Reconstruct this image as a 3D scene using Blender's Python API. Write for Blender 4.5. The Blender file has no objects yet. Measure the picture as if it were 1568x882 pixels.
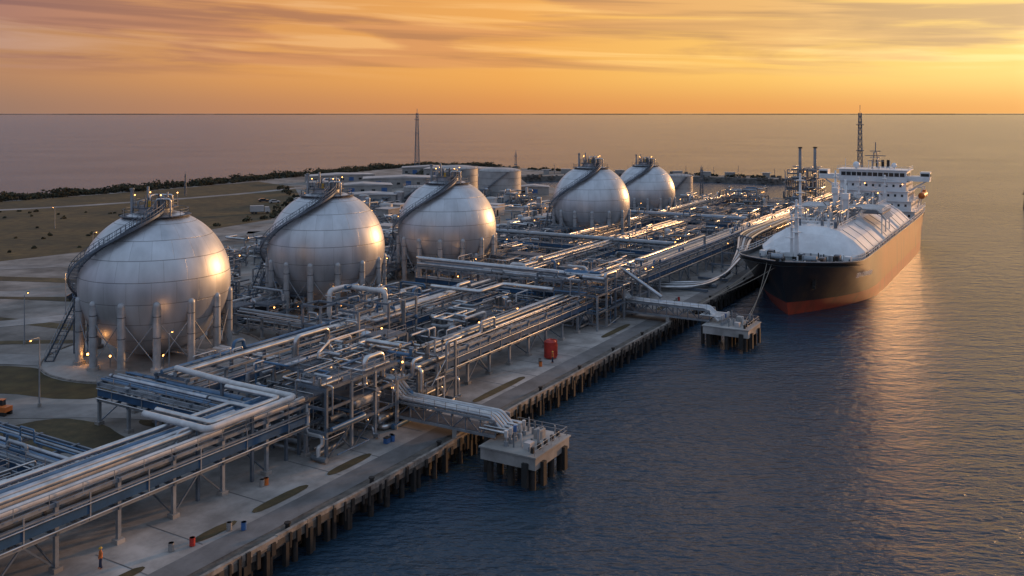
import bpy, math, random
from mathutils import Vector, Matrix
random.seed(7)
R=random
scene=bpy.context.scene
scene.view_settings.view_transform='Standard'
scene.view_settings.look='None'
scene.view_settings.exposure=0
ANG=math.radians(59.46)
CA,SA=math.cos(ANG),math.sin(ANG)
OX,OY=26.3,162.7
def W(u,v,z=0): return (OX+CA*u-SA*v, OY+SA*u+CA*v, z)
def L(x,y):
    a=x-OX;b=y-OY
    return (CA*a+SA*b, -SA*a+CA*b)

# ---------------- materials ----------------
MATS={}
def mk(name,col,rough=0.6,metal=0.0,var=0.25,scale=0.8,bump=0.0,emit=None,estr=0,col2=None,scale2=None,coat=0):
    m=bpy.data.materials.new(name); m.use_nodes=True
    nt=m.node_tree; b=nt.nodes['Principled BSDF']
    b.inputs['Roughness'].default_value=rough
    b.inputs['Metallic'].default_value=metal
    if coat: b.inputs['Coat Weight'].default_value=coat; b.inputs['Coat Roughness'].default_value=0.08
    if emit:
        b.inputs['Emission Color'].default_value=(*emit,1); b.inputs['Emission Strength'].default_value=estr
    tc=nt.nodes.new('ShaderNodeTexCoord')
    n=nt.nodes.new('ShaderNodeTexNoise'); n.inputs['Scale'].default_value=scale; n.inputs['Detail'].default_value=7; n.inputs['Roughness'].default_value=0.65
    nt.links.new(tc.outputs['Object'],n.inputs['Vector'])
    cr=nt.nodes.new('ShaderNodeValToRGB')
    c2=col2 if col2 else tuple(c*(1-var) for c in col)
    c1=col if col2 else tuple(min(1,c*(1+var*0.6)) for c in col)
    cr.color_ramp.elements[0].position=0.36; cr.color_ramp.elements[1].position=0.64
    cr.color_ramp.elements[0].color=(*c2,1); cr.color_ramp.elements[1].color=(*c1,1)
    nt.links.new(n.outputs['Fac'],cr.inputs['Fac'])
    out=cr.outputs['Color']
    if scale2:
        n2=nt.nodes.new('ShaderNodeTexNoise'); n2.inputs['Scale'].default_value=scale2; n2.inputs['Detail'].default_value=5
        nt.links.new(tc.outputs['Object'],n2.inputs['Vector'])
        mr=nt.nodes.new('ShaderNodeMapRange'); mr.inputs[1].default_value=0.3; mr.inputs[2].default_value=0.7; mr.inputs[3].default_value=0.55; mr.inputs[4].default_value=1.35
        nt.links.new(n2.outputs['Fac'],mr.inputs[0])
        mx=nt.nodes.new('ShaderNodeVectorMath'); mx.operation='SCALE'
        nt.links.new(out,mx.inputs[0]); nt.links.new(mr.outputs[0],mx.inputs['Scale']); out=mx.outputs[0]
    nt.links.new(out,b.inputs['Base Color'])
    if bump:
        bp=nt.nodes.new('ShaderNodeBump'); bp.inputs['Strength'].default_value=bump; bp.inputs['Distance'].default_value=0.3
        nt.links.new(n.outputs['Fac'],bp.inputs['Height']); nt.links.new(bp.outputs[0],b.inputs['Normal'])
    MATS[name]=m
    return m
mk('concrete',(0.29,0.28,0.27),0.85,0,0.35,0.25,0,scale2=0.06)
mk('ground',(0.235,0.222,0.208),0.88,0,0.3,0.12,0,scale2=0.03,col2=(0.105,0.10,0.092))
mk('pad',(0.30,0.292,0.28),0.85,0,0.22,0.3,0,scale2=0.08)
mk('road',(0.23,0.225,0.22),0.85,0,0.22,0.3,0,scale2=0.05)
mk('asphalt',(0.13,0.13,0.133),0.8,0,0.25,0.4,0,scale2=0.08)
mk('grass',(0.085,0.058,0.018),0.95,0,0.2,0.05,0.3,col2=(0.030,0.027,0.010),scale2=0.35)
mk('drygrass',(0.085,0.062,0.027),0.95,0,0.2,0.5,0.3,col2=(0.04,0.035,0.016),scale2=0.1)
mk('rock',(0.10,0.092,0.085),0.9,0,0.5,0.8,0.5)
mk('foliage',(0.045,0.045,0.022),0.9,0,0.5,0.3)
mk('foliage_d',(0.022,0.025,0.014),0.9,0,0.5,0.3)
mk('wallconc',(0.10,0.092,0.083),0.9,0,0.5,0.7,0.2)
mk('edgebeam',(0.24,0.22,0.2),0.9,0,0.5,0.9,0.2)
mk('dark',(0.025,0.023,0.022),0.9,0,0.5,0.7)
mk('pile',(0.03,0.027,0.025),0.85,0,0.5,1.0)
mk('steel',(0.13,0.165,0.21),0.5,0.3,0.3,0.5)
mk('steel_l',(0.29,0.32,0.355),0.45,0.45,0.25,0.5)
mk('grating',(0.085,0.10,0.125),0.6,0.3,0.3,2)
mk('silver',(0.54,0.545,0.55),0.28,0.9,0.25,0.6)
mk('silver2',(0.43,0.455,0.49),0.34,0.8,0.28,0.6)
mk('tankleg',(0.38,0.40,0.42),0.45,0.35,0.25,0.5)
mk('whitepipe',(0.52,0.525,0.53),0.4,0.15,0.2,0.7)
mk('bluepipe',(0.07,0.15,0.26),0.4,0.2,0.25,0.6)
mk('bluetray',(0.025,0.085,0.18),0.45,0.1,0.35,0.3)
mk('greypipe',(0.20,0.23,0.26),0.4,0.5,0.25,0.6)
mk('flange',(0.10,0.11,0.13),0.5,0.5,0.2,1)
mk('darkhose',(0.06,0.065,0.075),0.35,0.3,0.2,1)
mk('tankwhite',(0.36,0.36,0.36),0.5,0.1,0.2,0.2)
mk('roofwhite',(0.42,0.41,0.41),0.7,0,0.25,0.1)
mk('wallgrey',(0.28,0.275,0.27),0.75,0,0.25,0.2)
mk('window',(0.02,0.025,0.03),0.12,0,0.1,1)
mk('shipwhite',(0.70,0.72,0.74),0.38,0,0.14,0.25)
mk('shipdeck',(0.07,0.09,0.10),0.7,0,0.4,0.5)
mk('red',(0.40,0.03,0.02),0.5,0,0.3,1)
mk('orange',(0.55,0.15,0.03),0.5,0,0.2,1)
mk('yellow',(0.55,0.33,0.04),0.5,0,0.2,1)
mk('bluepaint',(0.04,0.12,0.3),0.45,0,0.2,1)
mk('rubber',(0.02,0.02,0.02),0.8,0,0.2,1)
mk('skin',(0.45,0.27,0.19),0.6,0,0.1,1)
mk('navy',(0.03,0.04,0.08),0.8,0,0.2,1)
mk('rope',(0.25,0.22,0.18),0.8,0,0.2,1)
mk('carpaint',(0.3,0.3,0.32),0.25,0.3,0.05,1,coat=0.6)
mk('cardark',(0.04,0.05,0.07),0.25,0.3,0.05,1,coat=0.6)
mk('letter',(0.8,0.8,0.8),0.5,0,0.05,1)
mk('bulb',(1,0.8,0.5),0.5,0,0,1,emit=(1.0,0.40,0.09),estr=8)

def sphere_mat():
    m=bpy.data.materials.new('tank_aluminium'); m.use_nodes=True; nt=m.node_tree; N=nt.nodes; Lk=nt.links
    b=N['Principled BSDF']
    tc=N.new('ShaderNodeTexCoord'); sp=N.new('ShaderNodeSeparateXYZ'); Lk.new(tc.outputs['Object'],sp.inputs[0])
    def M(op,a,b_=None,c=None):
        n=N.new('ShaderNodeMath'); n.operation=op
        for i,x in enumerate((a,b_,c)):
            if x is None: continue
            if isinstance(x,(int,float)): n.inputs[i].default_value=x
            else: Lk.new(x,n.inputs[i])
        return n.outputs[0]
    zz=M('DIVIDE',M('SUBTRACT',sp.outputs['Z'],11.5),11.3)
    zc=M('MAXIMUM',M('MINIMUM',zz,0.999),-0.999)
    lat=M('DIVIDE',M('ARCSINE',zc),math.pi/11)
    lon0=M('ARCTAN2',sp.outputs['Y'],sp.outputs['X'])
    row=M('FLOOR',M('ADD',lat,0.5))
    lon=M('ADD',M('DIVIDE',lon0,2*math.pi/20),M('MULTIPLY',row,0.5))
    fl=M('ABSOLUTE',M('SUBTRACT',M('FRACT',M('ADD',lat,0.5)),0.0))
    dl=M('MINIMUM',fl,M('SUBTRACT',1.0,fl))
    fo=M('FRACT',lon); do=M('MINIMUM',fo,M('SUBTRACT',1.0,fo))
    s1=M('LESS_THAN',dl,0.018); s2=M('MULTIPLY',M('LESS_THAN',do,0.010),0.55)
    seam=M('MAXIMUM',s1,s2)
    cb=N.new('ShaderNodeCombineXYZ'); Lk.new(row,cb.inputs[0]); Lk.new(M('FLOOR',lon),cb.inputs[1])
    wn=N.new('ShaderNodeTexWhiteNoise'); Lk.new(cb.outputs[0],wn.inputs['Vector'])
    n=N.new('ShaderNodeTexNoise'); n.inputs['Scale'].default_value=0.4; n.inputs['Detail'].default_value=9
    oi=N.new('ShaderNodeObjectInfo')
    off=N.new('ShaderNodeVectorMath'); off.operation='ADD'; Lk.new(tc.outputs['Object'],off.inputs[0]); 
    rx=M('MULTIPLY',oi.outputs['Random'],60.0); rc=N.new('ShaderNodeCombineXYZ'); Lk.new(rx,rc.inputs[0]); Lk.new(rx,rc.inputs[1]); Lk.new(rc.outputs[0],off.inputs[1])
    mp=N.new('ShaderNodeMapping'); mp.inputs['Scale'].default_value=(1,1,0.25); Lk.new(off.outputs[0],mp.inputs[0]); Lk.new(mp.outputs[0],n.inputs['Vector'])
    v=M('ADD',M('MULTIPLY',wn.outputs['Value'],0.06),M('MULTIPLY',n.outputs['Fac'],0.48))
    v=M('ADD',v,0.27)
    v=M('MULTIPLY',v,M('SUBTRACT',1.0,M('MULTIPLY',seam,0.5)))
    cc=N.new('ShaderNodeCombineColor'); Lk.new(M('MULTIPLY',v,0.96),cc.inputs[0]); Lk.new(v,cc.inputs[1]); Lk.new(M('MULTIPLY',v,1.06),cc.inputs[2])
    Lk.new(cc.outputs[0],b.inputs['Base Color'])
    b.inputs['Metallic'].default_value=0.68
    Lk.new(M('ADD',0.33,M('MULTIPLY',n.outputs['Fac'],0.2)),b.inputs['Roughness'])
    bp=N.new('ShaderNodeBump'); bp.inputs['Strength'].default_value=0.45; bp.inputs['Distance'].default_value=0.06
    Lk.new(M('SUBTRACT',M('MULTIPLY',wn.outputs['Value'],0.3),seam),bp.inputs['Height']); Lk.new(bp.outputs[0],b.inputs['Normal'])
    MATS['tank_aluminium']=m
sphere_mat()

def hull_mat():
    m=bpy.data.materials.new('hull_paint_glow'); m.use_nodes=True; nt=m.node_tree; N=nt.nodes; Lk=nt.links
    b=N['Principled BSDF']
    tc=N.new('ShaderNodeTexCoord'); sp=N.new('ShaderNodeSeparateXYZ'); Lk.new(tc.outputs['Object'],sp.inputs[0])
    n=N.new('ShaderNodeTexNoise'); n.inputs['Scale'].default_value=0.5; n.inputs['Detail'].default_value=8
    mp=N.new('ShaderNodeMapping'); mp.inputs['Scale'].default_value=(1,1,0.25); Lk.new(tc.outputs['Object'],mp.inputs[0]); Lk.new(mp.outputs[0],n.inputs['Vector'])
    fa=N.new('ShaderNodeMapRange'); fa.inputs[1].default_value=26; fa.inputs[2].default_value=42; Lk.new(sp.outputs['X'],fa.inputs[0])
    bm=N.new('ShaderNodeMix'); bm.data_type='RGBA'; bm.inputs['A'].default_value=(0.020,0.019,0.022,1); bm.inputs['B'].default_value=(0.34,0.115,0.036,1); Lk.new(fa.outputs[0],bm.inputs['Factor'])  # aft orange: sunset light on the black side, painted into base colour
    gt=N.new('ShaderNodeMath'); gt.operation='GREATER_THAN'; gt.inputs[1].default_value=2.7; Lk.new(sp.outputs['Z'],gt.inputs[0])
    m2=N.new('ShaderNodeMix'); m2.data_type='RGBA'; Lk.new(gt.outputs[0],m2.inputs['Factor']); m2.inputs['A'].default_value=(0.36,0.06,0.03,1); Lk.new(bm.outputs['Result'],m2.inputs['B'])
    mx=N.new('ShaderNodeMix'); mx.data_type='RGBA'; mx.inputs['B'].default_value=(0.09,0.05,0.03,1)
    mr=N.new('ShaderNodeMapRange'); mr.inputs[1].default_value=0.52; mr.inputs[2].default_value=0.75; mr.inputs[4].default_value=0.7
    Lk.new(n.outputs['Fac'],mr.inputs[0]); Lk.new(mr.outputs[0],mx.inputs['Factor']); Lk.new(m2.outputs['Result'],mx.inputs['A'])
    Lk.new(mx.outputs['Result'],b.inputs['Base Color'])
    b.inputs['Roughness'].default_value=0.32; b.inputs['IOR'].default_value=1.6
    MATS['hull_paint_glow']=m
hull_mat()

# ---------------- mesh builder ----------------
class MB:
    def __init__(s): s.v=[];s.f=[];s.m=[];s.sm=[];s.mats=[]
    def mi(s,n):
        if n not in s.mats: s.mats.append(n)
        return s.mats.index(n)
    def add(s,vs,fs,mat,smooth=False):
        o=len(s.v); s.v.extend([tuple(p) for p in vs]); k=s.mi(mat)
        for f in fs: s.f.append(tuple(i+o for i in f)); s.m.append(k); s.sm.append(smooth)
    def box(s,c,d,mat,rz=0,tx=1.0,ty=1.0):
        x,y,z=d[0]/2,d[1]/2,d[2]/2; cs,sn=math.cos(rz),math.sin(rz); vs=[]
        for sz in(-1,1):
            kx=tx if sz>0 else 1; ky=ty if sz>0 else 1
            for sx,sy in((-1,-1),(1,-1),(1,1),(-1,1)):
                a=sx*x*kx;b=sy*y*ky
                vs.append((c[0]+a*cs-b*sn,c[1]+a*sn+b*cs,c[2]+sz*z))
        s.add(vs,[(3,2,1,0),(4,5,6,7),(0,1,5,4),(1,2,6,5),(2,3,7,6),(3,0,4,7)],mat)
    def beam(s,p0,p1,w,h,mat):
        p0=Vector(p0);p1=Vector(p1);t=(p1-p0)
        if t.length<1e-5: return
        t.normalize(); up=Vector((0,0,1)) if abs(t.z)<0.95 else Vector((1,0,0))
        a=t.cross(up).normalized()*w/2; b=t.cross(a).normalized()*h/2
        vs=[p+q for p in(p0,p1) for q in(-a-b,a-b,a+b,-a+b)]
        s.add(vs,[(0,1,2,3),(7,6,5,4),(0,4,5,1),(1,5,6,2),(2,6,7,3),(3,7,4,0)],mat)
    def tube(s,pts,r,mat,n=8,bend=None,cap=True):
        pts=[Vector(p) for p in pts]
        bd=bend if bend else 2.2*r
        out=[pts[0]]
        for i in range(1,len(pts)-1):
            a,b,c=pts[i-1],pts[i],pts[i+1]
            l1=(a-b).length;l2=(c-b).length
            if l1<1e-4 or l2<1e-4: continue
            d=min(bd,l1*0.48,l2*0.48); q0=b+(a-b)/l1*d;q1=b+(c-b)/l2*d
            if ((a-b).normalized()+(c-b).normalized()).length<0.02: out.append(b);continue
            for k in range(5):
                t=k/4; out.append(q0*(1-t)**2+b*2*t*(1-t)+q1*t*t)
        out.append(pts[-1]); pts=out
        vs=[];nn=None;K=len(pts)
        for i,p in enumerate(pts):
            t=(pts[min(i+1,K-1)]-pts[max(i-1,0)])
            if t.length<1e-6: t=Vector((0,0,1))
            t.normalize()
            if nn is None:
                up=Vector((0,0,1)) if abs(t.z)<0.9 else Vector((1,0,0)); nn=t.cross(up).normalized()
            else:
                nn=(nn-t*nn.dot(t))
                if nn.length<1e-4: nn=t.orthogonal()
                nn.normalize()
            bb=t.cross(nn)
            for k in range(n):
                a=2*math.pi*k/n; vs.append(p+(nn*math.cos(a)+bb*math.sin(a))*r)
        fs=[]
        for i in range(K-1):
            for k in range(n):
                k2=(k+1)%n; fs.append((i*n+k,i*n+k2,(i+1)*n+k2,(i+1)*n+k))
        s.add(vs,fs,mat,True)
        if cap:
            s.add(vs[:n],[tuple(range(n))[::-1]],mat); s.add(vs[-n:],[tuple(range(n))],mat)
    def cyl(s,c,r,h,mat,n=16,r2=None,smooth=True):
        r2=r if r2 is None else r2; vs=[]
        for z,rr in((0,r),(h,r2)):
            for k in range(n):
                a=2*math.pi*k/n; vs.append((c[0]+rr*math.cos(a),c[1]+rr*math.sin(a),c[2]+z))
        s.add(vs,[(k,(k+1)%n,n+(k+1)%n,n+k) for k in range(n)],mat,smooth)
        s.add(vs[n:],[tuple(range(n))],mat); s.add(vs[:n],[tuple(range(n))[::-1]],mat)
    def ball(s,c,r,mat,nu=12,nv=8,sc=(1,1,1),z0=-1.0):
        vs=[];fs=[];a0=math.asin(z0)
        for j in range(nv+1):
            la=a0+(math.pi/2-a0)*j/nv
            for i in range(nu):
                lo=2*math.pi*i/nu
                vs.append((c[0]+r*sc[0]*math.cos(la)*math.cos(lo),c[1]+r*sc[1]*math.cos(la)*math.sin(lo),c[2]+r*sc[2]*math.sin(la)))
        for j in range(nv):
            for i in range(nu):
                i2=(i+1)%nu; fs.append((j*nu+i,j*nu+i2,(j+1)*nu+i2,(j+1)*nu+i))
        s.add(vs,fs,mat,True)
    def prism(s,prof,y0,y1,mat,yt=None):
        n=len(prof); vs=[(p[0],y0,p[1]) for p in prof]+[(p[0],y1,p[1]) for p in prof]
        fs=[tuple(range(n)),tuple(range(2*n-1,n-1,-1))]+[(i,n+i,n+(i+1)%n,(i+1)%n) for i in range(n)]
        s.add(vs,fs,mat)
    def rail(s,pts,h=1.1,mat='steel_l',step=2.0,w=0.05):
        for a,b in zip(pts[:-1],pts[1:]):
            a=Vector(a);b=Vector(b);ln=(b-a).length; k=max(1,int(ln/step))
            for z in(h,h*0.55): s.beam(a+Vector((0,0,z)),b+Vector((0,0,z)),w,w,mat)
            for i in range(k+1):
                p=a.lerp(b,i/k); s.beam(p,p+Vector((0,0,h)),w,w,mat)
    def obj(s,name,site=False,loc=None,rz=0,parent=None):
        me=bpy.data.meshes.new(name); me.from_pydata(s.v,[],s.f)
        for n in s.mats: me.materials.append(MATS[n])
        me.polygons.foreach_set('material_index',s.m); me.polygons.foreach_set('use_smooth',s.sm); me.update()
        o=bpy.data.objects.new(name,me); scene.collection.objects.link(o)
        if site: o.location=(OX,OY,0); o.rotation_euler=(0,0,ANG)
        if loc: o.location=loc; o.rotation_euler=(0,0,rz)
        if parent: o.parent=parent
        return o
def sheet(name,pts,z,mat,site=False):
    B=MB(); B.add([(p[0],p[1],z) for p in pts],[tuple(range(len(pts)))],mat); return B.obj(name,site)
def smooth_poly(pts,it=2):
    for _ in range(it):
        q=[]
        for i in range(len(pts)):
            a=pts[i];b=pts[(i+1)%len(pts)]
            q.append((a[0]*.75+b[0]*.25,a[1]*.75+b[1]*.25)); q.append((a[0]*.25+b[0]*.75,a[1]*.25+b[1]*.75))
        pts=q
    return pts
def strip(name,pts,w,z,mat,site=False):
    P=[Vector((p[0],p[1])) for p in pts]
    for _ in range(2):
        q=[P[0]]
        for a,b in zip(P[:-1],P[1:]): q+= [a.lerp(b,.25),a.lerp(b,.75)]
        q.append(P[-1]); P=q
    vs=[]
    for i,p in enumerate(P):
        t=(P[min(i+1,len(P)-1)]-P[max(0,i-1)]).normalized(); n=Vector((-t.y,t.x))*w/2
        vs+=[(p.x+n.x,p.y+n.y,z),(p.x-n.x,p.y-n.y,z)]
    B=MB(); B.add(vs,[(2*i,2*i+1,2*i+3,2*i+2) for i in range(len(P)-1)],mat); return B.obj(name,site)

# ---------------- water ----------------
def water():
    m=bpy.data.materials.new('sea_water'); m.use_nodes=True; nt=m.node_tree; N=nt.nodes; Lk=nt.links
    b=N['Principled BSDF']; b.inputs['Base Color'].default_value=(0.020,0.046,0.078,1); b.inputs['Roughness'].default_value=0.2; b.inputs['IOR'].default_value=1.33
    tc=N.new('ShaderNodeTexCoord')
    def noise(sc,scale,det,rot):
        mp=N.new('ShaderNodeMapping'); mp.inputs['Scale'].default_value=sc; mp.inputs['Rotation'].default_value=(0,0,rot)
        Lk.new(tc.outputs['Object'],mp.inputs[0]); n=N.new('ShaderNodeTexNoise'); n.inputs['Scale'].default_value=scale; n.inputs['Detail'].default_value=det; n.inputs['Roughness'].default_value=0.55
        Lk.new(mp.outputs[0],n.inputs['Vector']); return n.outputs['Fac']
    a=noise((0.5,1,1),1.35,4,0.3); c=noise((0.42,1,1),0.34,3,-0.15); d=noise((0.6,1,1),0.014,4,0.2)
    def M(op,x,y):
        n=N.new('ShaderNodeMath'); n.operation=op
        for i,q in enumerate((x,y)):
            if isinstance(q,(int,float)): n.inputs[i].default_value=q
            else: Lk.new(q,n.inputs[i])
        return n.outputs[0]
    mr=N.new('ShaderNodeMapRange'); mr.inputs[1].default_value=0.35; mr.inputs[2].default_value=0.65; mr.inputs[3].default_value=0.5; mr.inputs[4].default_value=1.15; Lk.new(d,mr.inputs[0])
    h=M('ADD',M('MULTIPLY',a,mr.outputs[0]),M('MULTIPLY',c,1.5))
    bp=N.new('ShaderNodeBump'); bp.inputs['Strength'].default_value=1.0; bp.inputs['Distance'].default_value=0.62
    Lk.new(h,bp.inputs['Height']); Lk.new(bp.outputs[0],b.inputs['Normal'])
    MATS['sea_water']=m
    B=MB(); S=60000
    B.add([(-S,-3000,-3),(S,-3000,-3),(S,S,-3),(-S,S,-3)],[(0,1,2,3)],'sea_water'); B.obj('sea_water')
water()
B=MB()
xs=[-16000+i*400 for i in range(90)]
for i in range(89):
    h0=7+7*math.sin(i*.31)**2+R.random()*5
    B.box((xs[i],23000,h0/2-3),(402,600,h0),'foliage')
B.obj('distant_coast')

# ---------------- land ----------------
quay_a=W(-420,1.5); quay_b=W(238,1.5)
land=[quay_a[:2],quay_b[:2],(128,395),(100,412),(62,418),(34,440),(8,490),(4,545),(60,560),(110,545),(150,524),(160,530),(154,542),(112,566),(60,590),(-10,640),(-45,655),(-80,640),(-112,580),(-143,528),(-180,455),(-221,398),(-300,345),(-420,300),(-800,260),(-900,-300)]
B=MB()
n=len(land)
B.add([(x,y,0) for x,y in land],[tuple(range(n))],'ground')
vs=[(x,y,0) for x,y in land]
lo=[]
for i,(x,y) in enumerate(land):
    k=0 if i<2 or i==n-1 else 4
    ax,ay=land[(i-1)%n];bx,by=land[(i+1)%n]
    tx,ty=bx-ax,by-ay; l=math.hypot(tx,ty); lo.append((x+ty/l*k,y-tx/l*k,-6))
B.add(vs+lo,[(i,n+i,n+(i+1)%n,(i+1)%n) for i in range(n)],'rock')
B.obj('terminal_ground')
sheet('grass_field',[(-300,336),(-280,160),(-150,214),(-131,234),(-117,251),(-99,296),(-86,326),(-92,400),(-112,470),(-140,505),(-176,446),(-216,392)],0.03,'grass')
sheet('grass_patch',smooth_poly([(-90,137),(-77,137.5),(-70,136),(-56,128),(-53,123.5),(-58,120.5),(-70,124.5),(-88,124)],1),0.03,'grass')
sheet('grass_patch',smooth_poly([(-64,106),(-58,114.5),(-50,112),(-46,107.5),(-41,104),(-45,101),(-54,103)]),0.03,'drygrass')
sheet('grass_patch',smooth_poly([(-46.5,113.5),(-43,114),(-38.5,111),(-40,109.8),(-45,110.8)]),0.03,'drygrass')
for (x0,y0,x1,y1,w) in [(-100,170,-74,160,3),(-112,190,-80,184,4),(-120,210,-86,204,5),(-70,152,-92,150,2.4),(-84,226,-70,222,6),(-110,232,-95,262,7)]:
    strip('grass_strip',[(x0,y0),((x0+x1)/2,(y0+y1)/2+.5),(x1,y1)],w,0.03,'drygrass')
for u0,u1 in [(-98.5,-93),(-91.5,-83.5),(-81,-73.5),(-53,-39),(-13,-1),(-120,-103),(8,24)]:
    p=[(u0,5.3),(u0+1.2,4.7),(u1-1.2,4.7),(u1,5.3),(u1-1.2,6.0),(u0+1.2,6.0)]
    sheet('grass_verge',smooth_poly(p,1),0.05,'drygrass',True)
sheet('concrete_apron',[(-420,1.4),(236,1.4),(236,24),(-420,24)],0.012,'concrete',True)
strip('quay_road',[(-420,2.5),(0,2.5),(236,2.5)],2.9,0.03,'asphalt',True)
B=MB()
u=-200
while u<236: B.box((u,R.uniform(6,9),0.02),(.12,7.5,.012),'asphalt'); u+=R.choice([6,6,9])
B.obj('apron_expansion_joints',True)
roads=[[(-100,127),(-80,119),(-64,116),(-48,117),(-36,113),(-25,118)],[(-96,142),(-72,141),(-60,136)],[(-140,170),(-100,160),(-78,172),(-66,190),(-58,215),(-40,240),(-10,262)],
       [(-165,225),(-120,222),(-96,240),(-84,290),(-72,340),(-40,390)],[(-130,195),(-95,190),(-70,196)],[(-40,238),(0,232),(30,245),(60,270)],[(-84,290),(-30,300),(20,310),(70,340)],[(-300,322),(-200,350),(-130,420),(-100,480)]]
for r_ in roads: strip('service_road',r_,5.5,0.045,'road')
SPH=[(-56.2,144.3,1),(-36.4,179.5,1),(-15.0,211.5,1),(23.3,269,1),(46.4,318,.9)]
for x,y,k in SPH:
    B=MB(); B.cyl((x,y,0.0),16.5*k,0.12,'pad',40,smooth=False)
    B.tube([(x+16.3*k*math.cos(a*math.pi/24),y+16.3*k*math.sin(a*math.pi/24),.2) for a in range(49)],.16,'edgebeam',6,bend=.01)
    B.obj('tank_foundation_slab')
B=MB()
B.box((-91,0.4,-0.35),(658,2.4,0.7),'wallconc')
u=-420
while u<237:
    l=R.uniform(3,7); B.box((u+l/2,-0.62+R.uniform(-.03,.03),0.10+R.uniform(-.03,.03)),(l-.06,0.36,0.55),'edgebeam'); u+=l
u=-300
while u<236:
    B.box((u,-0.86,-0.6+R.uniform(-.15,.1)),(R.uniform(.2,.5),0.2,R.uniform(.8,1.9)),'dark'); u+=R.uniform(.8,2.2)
u=-260
while u<237:
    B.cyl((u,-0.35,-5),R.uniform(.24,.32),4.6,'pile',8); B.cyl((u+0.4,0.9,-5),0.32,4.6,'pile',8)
    if R.random()<.5: B.box((u+1.5,-0.78,-1.6),(0.4,0.5,R.uniform(1.6,2.6)),'rubber')
    u+=R.uniform(2.0,3.4)
u=-200
while u<236:
    B.cyl((u,0.05,0.0),0.22,0.5,'dark',8); B.cyl((u,0.05,0.5),0.32,0.14,'dark',8); u+=12
B.obj('quay_wall',True)

# ---------------- pipe racks ----------------
PC=['silver','silver','silver2','whitepipe','greypipe','silver2','bluepipe','greypipe','steel_l']
def rack(B,a0,a1,b0,b1,axis='u',levels=(3.2,5.6),bay=6.0,tray=True,rail=True,fill=0.85,mats=PC,base=0,loops=True,rmax=.36):
    T=(lambda a,b,z:(a,b,z)) if axis=='u' else (lambda a,b,z:(b,a,z))
    top=levels[-1]; n=max(1,round((a1-a0)/bay)); st=(a1-a0)/n
    for i in range(n+1):
        a=a0+i*st
        for b in(b0,b1):
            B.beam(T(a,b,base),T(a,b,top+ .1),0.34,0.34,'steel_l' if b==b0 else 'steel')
            B.box(T(a,b,0.2),(0.8,0.8,0.4),'concrete')
        for z in levels: B.beam(T(a,b0-.3,z),T(a,b1+.3,z),0.26,0.36,'steel')
        if i<n and i%3==1:
            for b in(b0,b1):
                B.beam(T(a,b,0.3),T(a+st/2,b,levels[0]),0.14,0.14,'steel'); B.beam(T(a+st,b,0.3),T(a+st/2,b,levels[0]),0.14,0.14,'steel')
        if i%2==0: B.beam(T(a,b0,0.3),T(a,b1,levels[0]),0.12,0.12,'steel')
        if i<n: B.beam(T(a+st/2,b0,levels[0]),T(a+st/2,b1,levels[0]),0.18,0.2,'steel')
        if i<n: B.beam(T(a+st/2,b0-.3,levels[0]),T(a+st/2,b0-.3,top),0.12,0.12,'steel_l')
    for z in levels:
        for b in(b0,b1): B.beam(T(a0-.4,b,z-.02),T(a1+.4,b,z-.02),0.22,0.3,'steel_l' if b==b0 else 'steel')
    if tray:
        B.beam(T(a0,b0-.22,levels[0]+.95),T(a1,b0-.22,levels[0]+.95),0.12,0.75,'bluetray')
        B.beam(T(a0,b0-.25,levels[0]+1.75),T(a1,b0-.25,levels[0]+1.75),0.3,0.1,'steel_l')
        B.tube([T(a0,b0-.45,levels[0]+.3),T(a1,b0-.45,levels[0]+.3)],.1,'silver',6)
        B.tube([T(a0,b0-.42,levels[0]+1.5),T(a1,b0-.42,levels[0]+1.5)],.07,'silver2',6)
    for li,z in enumerate(levels):
        b=b0+0.35
        while b<b1-0.3:
            r=R.choice([.08,.1,.14,.18,.22,.28,rmax])
            if b+2*r>b1-.1: break
            bb=b+r; mt=R.choice(mats); b+=2*r+R.choice([.06,.1,.2])
            if R.random()>fill: continue
            zc=z+0.18+r
            s0=a0-.3 if R.random()<.8 else R.uniform(a0,(a0+a1)/2); s1=a1+.3 if R.random()<.8 else R.uniform((a0+a1)/2,a1)
            pts=[T(s0,bb,zc)]
            if loops and li==len(levels)-1 and s1-s0>20:
                x=s0+R.uniform(4,16)
                while x<s1-10:
                    if R.random()<.35:
                        hh=R.choice([.8,1.2,1.6]); w=R.uniform(1.5,4)
                        pts+=[T(x,bb,zc),T(x,bb,zc+hh),T(x+w,bb,zc+hh),T(x+w,bb,zc)]
                        x+=w
                    x+=R.uniform(12,40)
            pts.append(T(s1,bb,zc))
            B.tube(pts,r,mt,8)
            x=s0+R.uniform(0,5)
            while x<s1:
                if li<len(levels)-1 or not loops:
                    B.tube([T(x,bb,zc),T(x+.22,bb,zc)],r*1.25,'flange',8)
                x+=R.uniform(5,18)
    if rail:
        B.rail([T(a0,b0-.35,top+.1),T(a1,b0-.35,top+.1)],1.0,'steel_l',3.0)
def bulbs(B,p,r=.15): B.ball(p,r,'bulb',8,5)
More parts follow.
